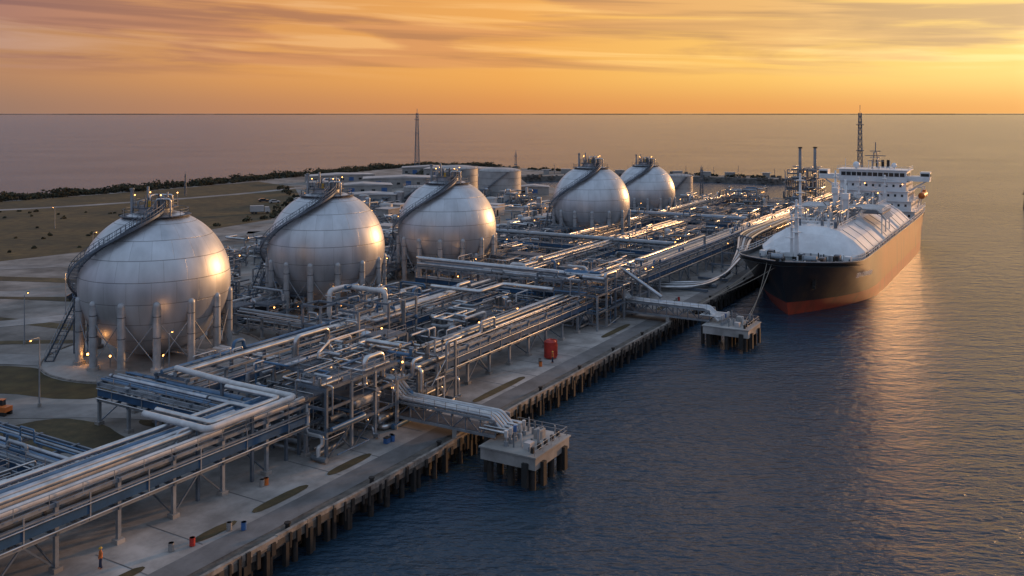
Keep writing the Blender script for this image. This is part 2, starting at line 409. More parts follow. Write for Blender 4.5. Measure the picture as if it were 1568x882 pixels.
def module(B,u0,u1,v0,v1,hs=(3,6,8.5),npipe=30,nves=3,bulb=2,decks=.5,grid=4.0):
    nu=max(1,round((u1-u0)/grid)); nv=max(1,round((v1-v0)/grid)); us=[u0+(u1-u0)*i/nu for i in range(nu+1)]; vv=[v0+(v1-v0)*i/nv for i in range(nv+1)]
    H=hs[-1]
    for i,u in enumerate(us):
        for j,v in enumerate(vv):
            h=R.choice(hs[-2:]) if len(hs)>1 else H
            B.beam((u,v,0),(u,v,h+.1),.3,.3,R.choice(['steel','steel_l']))
            for z in hs:
                if z>h: continue
                if i<nu: B.beam((u,v,z),(us[i+1],v,z),.2,.3,'steel')
                if j<nv: B.beam((u,v,z),(u,vv[j+1],z),.2,.3,'steel')
                if i<nu and j<nv and R.random()<decks:
                    B.box(((u+us[i+1])/2,(v+vv[j+1])/2,z+.18),((us[i+1]-u)-.05,(vv[j+1]-v)-.05,.06),'grating')
                    e=.1
                    if R.random()<.8: B.rail([(u+e,v+e,z+.2),(us[i+1]-e,v+e,z+.2)],1.05,'steel_l',1.5)
                    if R.random()<.5: B.rail([(u+e,v+e,z+.2),(u+e,vv[j+1]-e,z+.2)],1.05,'steel_l',1.5)
            if i<nu and R.random()<.4: B.beam((u,v,0.1),(us[i+1],v,hs[0]),.12,.12,'steel')
            if j<nv and R.random()<.3: B.beam((u,v,0.1),(u,vv[j+1],hs[0]),.12,.12,'steel')
    for k in range(npipe):
        r=R.choice([.06,.08,.1,.14,.18,.25,.32]); p=[R.uniform(u0,u1),R.uniform(v0,v1),R.choice([.5,1.2]+[z+.3+r for z in hs])]
        pts=[tuple(p)]; last=-1
        for s in range(R.randint(2,5)):
            ax=R.choice([a for a in(0,1,2) if a!=last]); last=ax; q=list(pts[-1])
            if ax==2: q[2]=min(H+1.4,max(.4,q[2]+R.choice([-1,1])*R.uniform(1,4)))
            elif ax==0: q[0]=min(u1+.6,max(u0-.6,q[0]+R.choice([-1,1])*R.uniform(1.5,8)))
            else: q[1]=min(v1+.6,max(v0-.6,q[1]+R.choice([-1,1])*R.uniform(1.5,7)))
            pts.append(tuple(q))
        B.tube(pts,r,R.choice(PC),7)
        if (Vector(pts[1])-Vector(pts[0])).length>.1:
            B.tube([pts[0],tuple(Vector(pts[0])+(Vector(pts[1])-Vector(pts[0])).normalized()*.2)] ,r*1.4,'flange',7)
    for k in range(nves):
        if R.random()<.55:
            r=R.uniform(.5,1.0); h=R.uniform(2,4.5); c=(R.uniform(u0+1,u1-1),R.uniform(v0+1,v1-1),R.choice([0.4,hs[0]+.2]))
            B.cyl(c,r,h,R.choice(['silver','whitepipe','silver2']),14); B.ball((c[0],c[1],c[2]+h),r,'silver2',14,5,(1,1,.5),0)
        else:
            r=R.uniform(.5,.9); l=R.uniform(3,5); c=(R.uniform(u0+2,u1-2),R.uniform(v0+1,v1-1),R.choice([1.4,hs[0]+1.1]))
            B.tube([(c[0]-l/2,c[1],c[2]),(c[0]+l/2,c[1],c[2])],r,R.choice(['silver','whitepipe']),14)
            for sx in(-1,1): B.ball((c[0]+sx*l/2,c[1],c[2]),r,'silver2',12,8,(.5,1,1)); B.box((c[0]+sx*l/3,c[1],c[2]-r*.9),(.3,r*1.6,r*.9),'steel')
    for k in range(bulb): bulbs(B,(R.uniform(u0,u1),R.choice([v0-.3,R.uniform(v0,v1)]),R.choice(hs)-.4),.13)

B=MB(); rack(B,-190,-78,11,17.5,levels=(3.2,5.6)); 
B.tube([(-190,12.6,6.75),(-86,12.6,6.75)],.27,'silver',12); B.tube([(-190,13.5,6.75),(-86,13.5,6.75)],.27,'silver2',12)
B.tube([(-190,16.2,6.7),(-84,16.2,6.7),(-84,11.6,6.7)],.26,'silver',12)
B.obj('pipe_rack',True)
B=MB(); rack(B,-52,-6,10.5,16,levels=(3.0,5.4)); B.obj('pipe_rack',True)
B=MB(); rack(B,16,226,11,17,levels=(3.2,5.6)); B.obj('pipe_rack',True)
B=MB(); rack(B,-79,-8,29,34.5,levels=(3.2,6.0)); B.obj('pipe_rack',True)
B=MB(); rack(B,4,100,31,36.5,levels=(3.4,6.2)); B.obj('pipe_rack',True)
B=MB(); rack(B,60,200,46,50,levels=(3.4,5.6)); B.obj('pipe_rack',True)
blues=['bluepipe','steel_l','bluepipe','silver2','greypipe','bluepipe']
B=MB(); rack(B,18,40,-83,-78,axis='v',levels=(3.0,5.0),mats=blues,loops=False); B.obj('pipe_rack',True)
B=MB(); rack(B,19,75,-101,-96,axis='v',levels=(2.4,4.2),mats=blues,tray=True); B.obj('pipe_rack',True)
B=MB(); rack(B,17,50,-5,1,axis='v',levels=(3.6,7.0)); B.obj('pipe_rack',True)
B=MB(); rack(B,18,80,51,56,axis='v',levels=(3.6,6.4)); B.obj('pipe_rack',True)
B=MB(); rack(B,18,75,112,117,axis='v',levels=(3.6,6.4)); B.obj('pipe_rack',True)
B=MB(); rack(B,35,60,-43,-39,axis='v',levels=(2.0,3.6),tray=False,rail=False); B.obj('pipe_rack',True)
B=MB()
for v in [19,19.6,20.3,21.1,22.4,23,24.5,25.2]:
    r=R.choice([.12,.18,.25]); B.tube([(-77,v,.6),(R.uniform(-20,40),v,.6)],r,R.choice(PC),7)
for v in [37.5,38.2,39,40.2,41,42.5]:
    B.tube([(-70,v,.6),(R.uniform(-10,90),v,.6)],R.choice([.12,.2,.28]),R.choice(PC),7)
for u in range(-76,60,4): B.box((u,22,.2),(.3,7.5,.4),'wallconc'); B.box((u,40,.2),(.3,6.5,.4),'wallconc')
B.obj('ground_pipeline',True)
mods=[(-78,-53,8,20,(3,5.6,7.8),120,6,3,.35),(-50,-36,27,38,(3,6,8.8),60,4,2,.4),(-9,14,8,22,(3,6,8.2),100,5,3,.45),(-36,-10,20,27,(2.5,4.5),50,3,2,.3),
 (-116,-103,20,30,(2.2,4),55,3,1,.4),(-66,-50,22,28,(2.4,4.2),30,3,2,.3),(20,34,20,29,(3,5.5),35,3,2,.4),(-30,-12,40,50,(2.6,4.6),50,4,3,.3),
 (6,40,40,56,(3,5.5),70,6,5,.3),(60,100,20,30,(3,5.5),60,5,4,.3),(60,100,53,75,(3,5.5),55,6,6,.3),(-40,-22,60,74,(2,3.6),30,4,3,.2),(0,35,68,82,(2.2,4),45,5,4,.25),(104,150,20,44,(3,6),70,8,6,.3),(120,165,52,80,(2.5,4),50,6,5,.25),(155,205,20,40,(2.5,4.5),60,6,5,.3)]
for a in mods:
    B=MB(); module(B,a[0],a[1],a[2],a[3],a[4],a[5],a[6],a[7],a[8]); B.obj('process_module',True)
B=MB()
for k in range(95):
    x=R.uniform(-68,60); y=R.uniform(235,400)
    if any((x-s[0])**2+(y-s[1])**2<16**2 for s in SPH) or (x>15 and y>365): continue
    u,v=L(x,y)
    if v<52: continue
    kind=R.random()
    if kind<.5: module(B,u,u+R.uniform(5,12),v,v+R.uniform(4,8),(R.uniform(1.8,2.6),R.uniform(3,4.6)),9,2,1,.2,4)
    elif kind<.75:
        r=R.uniform(1.2,2.6);h=R.uniform(2.5,5); B.cyl((u,v,0),r,h,R.choice(['tankwhite','silver2','whitepipe']),18); B.ball((u,v,h),r,'tankwhite',18,4,(1,1,.25),0)
    else:
        w,d,h=R.uniform(4,10),R.uniform(4,7),R.uniform(2.6,4); B.box((u,v,h/2),(w,d,h),R.choice(['wallgrey','roofwhite'])); B.box((u,v,h+.12),(w+.5,d+.5,.24),'roofwhite'); B.box((u-w/4,v-d/2-.03,1.1),(1,.1,2.1),'window')
for k in range(60):
    x=R.uniform(-60,50); y=R.uniform(225,390); u,v=L(x,y)
    if v<45 or any((x-s[0])**2+(y-s[1])**2<15**2 for s in SPH): continue
    l=R.uniform(10,35); r=R.choice([.15,.25,.35])
    B.tube([(u,v,.4),(u,v,1.1),(u+l,v,1.1),(u+l,v+R.uniform(-8,8),1.1)] if R.random()<.5 else [(u,v,.4),(u,v,1.1),(u,v+l,1.1),(u+R.uniform(-6,6),v+l,1.1)],r,R.choice(PC),6)
B.obj('process_equipment_field',True)
B=MB()
for (x,y,w,d) in [(-62,186,14,9),(-50,205,12,10),(-70,205,16,8),(-46,222,14,8),(-22,240,18,10),(2,238,16,9),(-5,256,14,9),(-32,262,16,8),(-58,232,12,8),(-80,180,8,6),(-72,222,14,6),(-66,250,12,7)]:
    u,v=L(x,y); module(B,u-w/2,u+w/2,v-d/2,v+d/2,(1.8,3.4),26,4,3,.2)
B.obj('pump_skid_area',True)
B=MB()
for (x,y,k) in SPH[:4]:
    u,v=L(x,y)
    vt=35 if u<100 else 50
    for q in(-1.2,0,1.1):
        B.tube([(u+q,v,1.4),(u+q,v-13,1.4),(u+q,v-13,2.6),(u+q,vt,2.6)],.28,R.choice(['silver','whitepipe']),8)
B.obj('tank_feed_pipeline',True)

# ---------------- loading jetties ----------------
def jetty(u,v0,v1,w,name):
    B=MB(); vc=(v0+v1)/2; ln=v1-v0
    B.box((u,vc,.1),(w,ln,1.3),'concrete'); B.box((u,vc,.82),(w+.3,ln+.3,.16),'pad')
    for i in range(4):
        for j in range(3):
            B.cyl((u-w/2+.8+i*(w-1.6)/3,v0+.8+j*(ln-1.6)/2,-6),.38,5.6,'pile',10)
    for s in(-1,1): B.box((u+s*(w/2+.15),v0+1.2,-1.2),(.4,.7,2.6),'rubber'); B.box((u+s*(w/2-1.5),v0-.2,-1.2),(.7,.4,2.6),'rubber')
    for i in range(5):
        B.box((u-w/2+1+i*(w-2)/4,v0+.9,1.2),(.35,.35,.6),'dark')
    B.rail([(u-w/2+.2,v0+.2,.9),(u+w/2-.2,v0+.2,.9),(u+w/2-.2,v1-.3,.9)],1.0,'steel_l',1.6)
    for i in range(5):
        x=u-w/2+1.4+i*(w-3)/5.; B.tube([(x,v1+1,2.3),(x,vc+1.0,2.3),(x,vc+1,1.2)],.14,'silver',7); B.cyl((x,vc+1,.9),.28,.5,'steel_l',8); B.cyl((x,vc+1,1.9),.22,.7,'bluepaint' if i==2 else 'whitepipe',8)
    for k in range(14):
        x=u+R.uniform(-w/2+.8,w/2-.8); y=R.uniform(v0+1,v1-.8); B.cyl((x,y,.9),R.uniform(.08,.2),R.uniform(.5,1.7),R.choice(['steel_l','whitepipe','greypipe']),7)
    B.box((u+1.5,vc-1,1.4),(1.2,.9,1.1),'wallgrey'); B.box((u-2,vc-1.6,1.25),(1.0,.8,.8),'roofwhite')
    for s in(-1.6,1.6):
        B.beam((u+s,v1-.5,1.2),(u+s,9.5,1.2),.2,.3,'steel_l'); B.beam((u+s,v1-.5,3.0),(u+s,9.5,3.0),.2,.25,'steel_l')
        y=v1-.5;fl=0
        while y<9:
            B.beam((u+s,y,1.2),(u+s,y,3.0),.14,.14,'steel'); B.beam((u+s,y,1.2 if fl else 3.0),(u+s,min(9.5,y+2),3.0 if fl else 1.2),.12,.12,'steel'); fl=1-fl; y+=2
    B.box((u,(v1+9)/2,1.35),(3,9.5-v1,.08),'grating')
    for s in(-1.3,-.7,-.1,.45,1.1): B.tube([(u+s,v1-2,1.3),(u+s,v1+.3,3.3),(u+s,8,3.3),(u+s,10,5.0),(u+s,12,5.0)],.2,R.choice(['silver','whitepipe','silver2']),8)
    B.rail([(u-1.7,v1,3.1),(u-1.7,9,3.1)],1,'steel_l',1.5)
    B.box((u,-.2,.6),(3.6,.6,1.0),'concrete'); B.cyl((u-1.4,v1+.8,-6),.35,7,'pile',8); B.cyl((u+1.4,v1+.8,-6),.35,7,'pile',8)
    B.obj(name,True)
jetty(-63.5,-12.2,-5.2,8.0,'loading_jetty'); jetty(5,-15.5,-7.5,7.5,'loading_jetty')
B=MB()
for i in range(5):
    o=i*1.25
    pth=[(150,9.8-o*.5,6.4),(86,9.8-o*.8,6.6),(77-o*.8,8.6-o*.8,6.6),(66-o,5.6-o*.6,4.6),(52-o,3.6-o*.1,1.5),(40-o*.2,3.6+o*.3,1.0),(33+o,5.5+o*.5,1.0),(30+o,12,1.0),(30+o,18,1.0)]
    B.tube(pth,.32,['silver','darkhose','whitepipe','darkhose','silver'][i],12,bend=4.0)
    for k in(2,3,4): B.ball(pth[k],.5,'flange',8,5)
for u in(84,76,66,58):
    z=6.0 if u>70 else (4 if u>60 else 2.4)
    B.box((u,6.4,z-.3),(.35,7,.3),'steel'); B.beam((u,9.4,0),(u,9.4,z),.3,.3,'steel'); B.beam((u,3.6,0),(u,3.6,z),.3,.3,'steel'); B.beam((u,3.6,.2),(u,9.4,z-.3),.14,.14,'steel')
for u in(48,40,34): B.box((u,6,.4),(.4,7,.5),'steel')
B.obj('loading_pipeline',True)
B=MB()
B.tube([(-92,20,7.2),(-92,10.6,7.2),(-80,10.6,7.2),(-80,20,7.2),(-79,31,7.2)],.34,'whitepipe',12)
B.tube([(-90.5,20,7.2),(-90.5,11.8,7.2),(-81.2,11.8,7.2),(-81.2,20,7.2)],.28,'silver',12)
for u,v in((-92,18),(-92,12),(-80,12),(-86,10.9),(-80,22)): B.beam((u,v,0),(u,v,7),.3,.3,'steel')
for u in(-118,-112,-108): B.tube([(u,17,4.5),(u,21,4.5),(u,21,1),(u,30,1),(u+6,30,1)],.3,'whitepipe',10)
B.tube([(-66,28,5),(-66,24,5),(-66,24,9),(-60,24,9),(-60,24,4),(-60,17,4)],.34,'silver',12)
B.tube([(-44,38,4),(-44,38,10),(-40,38,10),(-40,30,10),(-40,30,6)],.4,'whitepipe',12)
B.tube([(-22,34,7.5),(-22,24,7.5),(-14,24,7.5),(-14,14,7.5)],.36,'silver',12)
B.tube([(-4,50,8.6),(-4,10,8.6),(6,10,8.6),(6,2,4)],.34,'silver2',12)
B.tube([(-2,52,8.4),(-2,12,8.4),(12,12,8.4),(60,12,8.4),(60,12,5)],.3,'silver',12)
B.obj('insulated_duct',True)

# ---------------- spherical tanks ----------------
def sphere_tank():
    B=MB(); Rr=11.3; zc=11.5
    B.ball((0,0,zc),Rr,'tank_aluminium',72,48)
    n=14
    P=[]
    for i in range(n):
        a=2*math.pi*(i+.35)/n; x,y=math.cos(a),math.sin(a); P.append((x,y))
        B.cyl((x*11.1,y*11.1,0.1),.56,9.6,'tankleg',16); B.ball((x*11.1,y*11.1,9.7),.56,'tankleg',14,5,(1,1,1.1),0)
        B.cyl((x*11.1,y*11.1,0.1),.9,.5,'concrete',12)
        B.cyl((x*11.1,y*11.1,5.0),.6,.12,'flange',16); B.cyl((x*11.1,y*11.1,8.1),.6,.12,'flange',16)
    for i in range(n):
        a=P[i];b=P[(i+1)%n]
        for z0,z1 in((.9,7.6),(7.6,.9)):
            B.tube([(a[0]*11.2,a[1]*11.2,z0),(b[0]*11.2,b[1]*11.2,z1)],.07,'steel_l',6)
    K=70
    def sp(t,off):
        la=math.radians(-14+92*t); lo=math.radians(178+128*t**1.05)
        r=Rr+off; return Vector((r*math.cos(la)*math.cos(lo),r*math.cos(la)*math.sin(lo),zc+r*math.sin(la)))
    prev=None
    for i in range(K+1):
        t=i/K
        tan=(sp(min(1,t+.01),.1)-sp(max(0,t-.01),.1)); tan.normalize()
        up=Vector((0,0,1))
        side=tan.cross(up); side.normalize()
        c=sp(t,.6)
        a1=c-side*.7; a2=c+side*.7
        B.beam(a1,a2,.42,.08,'grating')
        cur=(a1,a2)
        if prev:
            for s in(0,1):
                B.beam(prev[s],cur[s],.14,.36,'steel')
                for hh in(.55,1.15): B.beam(prev[s]+up*hh,cur[s]+up*hh,.07,.07,'steel')
        for s in(0,1):
            if i%2==0: B.beam(cur[s],cur[s]+up*1.15,.06,.06,'steel')
        if i%8==0: B.beam(c,sp(t,-.1),.12,.12,'steel')
        prev=cur
    s0=sp(0,.55)
    for k in range(16):
        f=k/15; p=Vector((s0.x-.6-f*2.2,s0.y-f*5.5,s0.z*(1-f)+.2*f)); B.box(tuple(p),(1.3,.35,.07),'grating')
        for sx in(-.65,.65): B.beam(p+Vector((sx,0,0)),p+Vector((sx,0,1.1)),.05,.05,'steel_l')
    for sx in(-.65,.65):
        a=Vector((s0.x-.6+sx,s0.y,s0.z)); b=Vector((s0.x-2.8+sx,s0.y-5.5,.2)); B.beam(a,b,.1,.3,'steel'); B.beam(a+Vector((0,0,1.1)),b+Vector((0,0,1.1)),.06,.06,'steel_l')
    for dx in(-1.3,.2): 
        for dy in(-.7,.7): B.beam((s0.x+dx,s0.y+dy,0),(s0.x+dx,s0.y+dy,s0.z+.2),.18,.18,'steel')
    for z in(2.5,5,7.5):
        B.beam((s0.x-1.3,s0.y-.7,z-2.5),(s0.x+.2,s0.y-.7,z),.08,.08,'steel'); B.beam((s0.x-1.3,s0.y-.7,z),(s0.x+.2,s0.y-.7,z),.1,.1,'steel')
    zt=zc+Rr
    B.cyl((0,0,zt-.9),2.6,1.2,'silver2',24); B.cyl((0,0,zt+.35),3.4,.14,'grating',24,smooth=False)
    ring=[(3.3*math.cos(2*math.pi*k/16),3.3*math.sin(2*math.pi*k/16),zt+.5) for k in range(17)]
    B.rail(ring,1.1,'steel',1.0)
    ring=[(4.9*math.cos(2*math.pi*k/16),4.9*math.sin(2*math.pi*k/16),zt-.85) for k in range(17)]
    B.rail(ring,1.0,'steel',1.2)
    for a,b in zip(ring[:-1],ring[1:]): B.beam(a,b,.9,.1,'grating')
    B.cyl((.8,.4,zt+.5),.5,1.3,'greypipe',12); B.ball((.8,.4,zt+1.8),.5,'greypipe',12,5,(1,1,.7),0)
    B.cyl((-1.6,.9,zt-.5),.2,4.0,'steel_l',10); B.cyl((-3.6,-.4,zt-1.5),.26,4.6,'steel_l',10); B.cyl((-3.6,-.4,zt+3.0),.38,.35,'greypipe',10)
    B.cyl((1.9,-1.2,zt+.5),.35,1.5,'greypipe',10); B.cyl((-.4,-1.6,zt+.5),.22,1.0,'yellow',10); B.box((.2,1.8,zt+1),(1,.8,1),'wallgrey')
    B.tube([(2.2,1,zt+.5),(2.2,1,zt+2.2),(-.5,1,zt+2.2),(-.5,-1,zt+2.2),(-.5,-1,zt+.5)],.14,'silver',8)
    B.tube([(1,-2.4,zt+.5),(1,-2.4,zt+1.8),(3.2,-2.4,zt+1.8),(3.2,-2.4,zt-.8)],.16,'silver',8)
    B.tube([(-2,-2,zt+.4),(-2,-2,zt+1.4),(-2,2,zt+1.4),(-2,2,zt+.4)],.16,'greypipe',8)
    for k in range(16):
        a=R.random()*6.28;q=R.uniform(.5,3.1); B.cyl((q*math.cos(a),q*math.sin(a),zt+.45),R.uniform(.06,.16),R.uniform(.6,2.4),R.choice(['steel','steel_l','flange']),7)
    for a in(.6,2.2,3.9,5.3):
        p=(3.3*math.cos(a),3.3*math.sin(a),zt+.5); B.beam(p,(p[0],p[1],zt+2.4),.07,.07,'steel_l'); bulbs(B,(p[0],p[1],zt+2.45),.1)
    B.cyl((0,0,0.1),1.2,.7,'silver2',12)
    for a in(1.1,4.3,5.2): bulbs(B,(9*math.cos(a),9*math.sin(a),1.8),.16); B.beam((9*math.cos(a),9*math.sin(a),0),(9*math.cos(a),9*math.sin(a),1.7),.08,.08,'steel')
    return B
T0=None
for x,y,k in SPH:
    if T0 is None: T0=sphere_tank().obj('spherical_gas_tank',loc=(x,y,0)); o=T0
    else:
        o=bpy.data.objects.new('spherical_gas_tank',T0.data); scene.collection.objects.link(o); o.location=(x,y,0)
    o.scale=(k,k,k)

# ---------------- ship ----------------
def ship():
    Lh=131.0; HB=12.4; H=10.2
    zs=[-2,0,1.3,2.6,4,5.5,7,8.6,H]
    ts=[0,.004,.012,.025,.04,.06,.085,.11,.14,.18,.23,.3,.4,.5,.6,.7,.8,.86,.91,.95,.98,1.0]
    def deckz(t): 
        return 1.6*max(0,(0.15-t)/0.15)**.8 if t<.15 else 0
    def hb(t,z):
        f=min(1,max(0,z/H)); tb=.26-.13*f; p=1.7+.9*f
        b=HB*(1-(1-min(t/tb,1))**p)
        if t>.8:
            q=(t-.8)/.2; b*=1-(.42-.30*f)*q**2
        return b
    def pos(t,z,s):
        f=z/H; x0=1.0-7.0*max(0,f)**1.3 + (1.5 if z<0 else 0)
        zz=z+(deckz(t)*max(0,f)**2)
        xe=Lh+3*f
        return (x0+t*(xe-x0),s*hb(t,z),zz)
    B=MB(); vs=[];nz=len(zs);nt=len(ts)
    for s in(-1,1):
        for t in ts:
            for z in zs: vs.append(pos(t,z,s))
    fs=[]
    for s in(0,1):
        o=s*nt*nz
        for i in range(nt-1):
            for j in range(nz-1):
                q=(o+i*nz+j,o+(i+1)*nz+j,o+(i+1)*nz+j+1,o+i*nz+j+1); fs.append(q if s==0 else q[::-1])
    B.add(vs,fs,'hull_paint_glow',True)
    i=nt-1
    B.add([vs[i*nz+j] for j in range(nz)]+[vs[(nt+i)*nz+j] for j in range(nz)],[(j,nz+j,nz+j+1,j+1) for j in range(nz-1)],'hull_paint_glow')
    dk=[];
    for t in ts:
        p=pos(t,H,1); dk+= [(p[0],-p[1],p[2]-.9),(p[0],p[1],p[2]-.9)]
    B.add(dk,[(2*i,2*i+2,2*i+3,2*i+1) for i in range(nt-1)],'shipdeck')
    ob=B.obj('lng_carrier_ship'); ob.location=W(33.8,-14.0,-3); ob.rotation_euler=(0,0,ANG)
    C=MB()
    for s in(-1,1):
        pts=[pos(t,H,s) for t in ts[1:]]
        for a,b in zip(pts[:-1],pts[1:]):
            C.beam((a[0],a[1]*.995,a[2]+.03),(b[0],b[1]*.995,b[2]+.03),.28,.16,'steel_l')
            if a[0]>4: C.rail([(a[0],a[1]*.985,a[2]),(b[0],b[1]*.985,b[2])],1.2,'shipwhite',2.0,.08)
    for (x,y) in [(4,-3),(4,3),(8,-5),(8,5),(11,0),(13,-7),(13,7)]:
        C.cyl((x,y,9.9),.5,.9,'dark',10); C.box((x+1.5,y,10.4),(1.6,1.2,1.0),'steel')
    for y in(-3.4,3.4): C.tube([(6,y-1.2,10.9),(6,y+1.2,10.9)],.7,'steel_l',12); C.box((6,y,10.4),(1.6,2.8,.5),'dark')
    for y in(-9,-6,6,9): C.box((15.5,y,10),(1.5,1.2,1.2),'shipwhite')
    for k in range(55):
        x=R.uniform(2,18); y=R.uniform(-1,1)*min(10,3+x*.5); C.cyl((x,y,9.4),R.uniform(.1,.35),R.uniform(.7,1.8),R.choice(['steel','shipwhite','dark','steel_l']),7)
    for k in range(60):
        x=R.uniform(22,98); C.box((x,-11.8,10.0),(R.uniform(.3,1.2),.5,R.uniform(.6,1.6)),R.choice(['steel','shipwhite','dark','wallgrey']))
    C.obj('deck_rails_and_winches',parent=ob)
    T=MB()
    D=9.3
    segs=[(17.0,47,6.0,6.0),(49,71,6.2,.8),(73,95,6.2,.8)]
    for (x0,x1,h,fs_) in segs:
        hbw=11.2; hm=5.6
        xs_=[(x0,0.25,.18),(x0+fs_*.3,.5,.5),(x0+fs_*.6,.75,.78),(x0+fs_,1,1),(x1-.6,1,1),(x1,.95,.85)]
        vs=[]; pr=[(1,0),(1,.24),(.78,.62),(.52,.93),(.3,1.03)]
        for x,kw,kh in xs_:
            w=hbw if x>22.5 else hbw*(.72+.28*((x-x0)/fs_)**.6)
            row=[(-a*w,b*h*kh if b<.5 else b*h*kh) for a,b in pr]+[(0,1.06*h*kh)]+[(a*w,b*h*kh) for a,b in pr[::-1]]
            vs+=[(x,y,D+zz) for y,zz in row]
        m_=11; fs=[]
        for i in range(len(xs_)-1):
            for j in range(m_-1): fs.append((i*m_+j,(i+1)*m_+j,(i+1)*m_+j+1,i*m_+j+1))
        fs+=[tuple(range(m_))[::-1],tuple(range((len(xs_)-1)*m_,len(xs_)*m_))]
        T.add(vs,fs,'shipwhite')
        x=x0+fs_+3
        while x<x1-1:
            for s in(-1,1):
                T.beam((x,s*hbw,D+.24*h+.05),(x,s*hbw*.78,D+.62*h+.05),.14,.12,'steel_l'); T.beam((x,s*hbw*.78,D+.62*h+.05),(x,s*hbw*.52,D+.93*h+.05),.14,.12,'steel_l')
            x+=7.2
        for s in(-1,1): T.rail([(x0+fs_,s*hm,D+h),(x1,s*hm,D+h)],1.1,'shipwhite',2,.08)
    T.obj('cargo_trunk',parent=ob)
    Q=MB(); z=D+6.9
    for y in(-3.6,-2.7,-1.8,-.6,.5,1.4,2.6,3.5):
        Q.tube([(R.uniform(24,30),y,z-1.0),(R.uniform(31,34),y,z+.5),(96,y,z+.9)],R.choice([.16,.22,.3]),R.choice(['whitepipe','silver','whitepipe','greypipe']),8)
    for x in range(26,97,6):
        Q.box((x,0,z+.2),(.3,9.5,.3),'shipwhite')
        for y in(-4.5,4.5): Q.beam((x,y,z-.8),(x,y,z+1.6),.2,.2,'shipwhite')
    for k in range(115):
        x=R.uniform(24,96);y=R.uniform(-5.2,5.2);h=R.uniform(.8,3.2)
        Q.cyl((x,y,z-.9),R.uniform(.12,.5),h,R.choice(['whitepipe','steel_l','greypipe','shipwhite','steel']),8)
    for k in range(70):
        x=R.uniform(24,90);y=R.uniform(-5,5);l=R.uniform(1,6);h=z+R.uniform(.6,2.6)
        Q.tube([(x,y,z-.5),(x,y,h),(x+l,y,h),(x+l,y+R.uniform(-3,3),h),(x+l,y,z-.5)],.13,R.choice(['whitepipe','greypipe']),6)
    for x in range(50,62,2):
        for s in(-1,1): Q.tube([(x,s*2,z+1.2),(x,s*9.5,z+1.2),(x,s*11.5,z-1.2)],.3,'whitepipe',8)
    Q.box((56,-8.5,z+.3),(14,4.5,.2),'grating'); Q.rail([(49,-10.7,z+.4),(63,-10.7,z+.4)],1.1,'shipwhite',2,.08)
    for x in(50,56,62): Q.beam((x,-10.5,D),(x,-10.5,z+.4),.3,.3,'shipwhite')
    def mast(x,y,z0,h,r=.38):
        Q.cyl((x,y,z0),r*1.3,h,'shipwhite',10,r2=r*.6)
        for f in(.45,.7,.9): Q.cyl((x,y,z0+h*f),r*2.4,.15,'shipwhite',10); Q.beam((x,y-1.4,z0+h*f),(x,y+1.4,z0+h*f),.12,.12,'shipwhite')
        Q.ball((x,y,z0+h),.3,'shipwhite',8,5)
    mast(14.5,1.5,9.5,12.5,.4); mast(16.5,3.0,9.5,9,.3); mast(33,5,12,14.5,.4); mast(45,-2,15,8,.3); mast(64,3,15,10,.35); mast(80,0,15,8,.3); mast(92,-5,14,9,.3)
    for (x,y) in[(56,1.5),(40,-4),(74,5)]:
        Q.cyl((x,y,z-1),.7,5.5,'shipwhite',12); Q.box((x,y,z+5),(2.0,1.6,1.4),'shipwhite'); Q.beam((x,y,z+5.2),(x+10,y+2,z+8.2),.45,.5,'shipwhite'); Q.beam((x,y,z+6),(x+9.8,y+2,z+8.6),.08,.08,'rope')
    for k in range(7): bulbs(Q,(R.uniform(24,95),R.uniform(-5,5),z+R.uniform(.5,3)),.13)
    Q.obj('deck_piping_and_masts',parent=ob)
    S=MB(); x0=101
    Hs=[(0,20,23.6,3.0),(0.8,18,21.5,2.8),(1.2,16.5,19.5,2.8),(1.6,15,18.5,2.8)]
    zz=D
    for dx,ln,w,h in Hs:
        S.box((x0+dx+ln/2,0,zz+h/2),(ln,w,h),'shipwhite'); S.box((x0+dx+ln/2,0,zz+h-.06),(ln+1.4,w+1.4,.18),'shipwhite')
        S.rail([(x0+dx+ln+.5,-w/2-.6,zz+h),(x0+dx-.6,-w/2-.6,zz+h),(x0+dx-.6,w/2+.6,zz+h)],1.0,'shipwhite',2,.07)
        y=-w/2+1.5
        while y<w/2-1: S.box((x0+dx-.02,y,zz+h*.55),(.12,.6,.7),'window'); y+=1.9
        x=x0+dx+1.5
        while x<x0+dx+ln-1: S.box((x,-w/2-.02,zz+h*.55),(.6,.12,.7),'window'); x+=2.3
        zz+=h
    S.box((x0+6,0,zz+1.6),(9,19,3.2),'shipwhite'); S.box((x0+4,0,zz+.5),(4.4,31,.5),'shipwhite'); S.box((x0+4,0,zz+1.25),(4.2,31,.9),'shipwhite')
    for s in(-1,1):
        S.box((x0+4,s*14.3,zz+1.9),(3.6,2.6,2.2),'shipwhite'); S.box((x0+2.15,s*14.3,zz+2.1),(.1,2.2,.9),'window'); S.box((x0+4,s*15.64,zz+2.1),(3,.1,.9),'window')
        S.beam((x0+4,s*14.5,zz+.3),(x0+4,s*9.6,zz-3),.4,.4,'shipwhite')
    S.box((x0+1.46,0,zz+2.0),(.14,18.2,1.1),'window'); S.box((x0+5.5,-9.54,zz+2.0),(7,.12,1.0),'window')
    y=-9
    while y<9.1: S.box((x0+1.4,y,zz+2.0),(.12,.18,1.15),'shipwhite'); y+=1.5
    S.box((x0+6,0,zz+3.3),(10,20.4,.22),'shipwhite'); S.rail([(x0+1.2,-10,zz+3.4),(x0+1.2,10,zz+3.4)],1.0,'shipwhite',2,.07)
    S.rail([(x0+1.2,-10,zz+3.4),(x0+10.8,-10,zz+3.4)],1.0,'shipwhite',2,.07)
    zb=zz+3.4
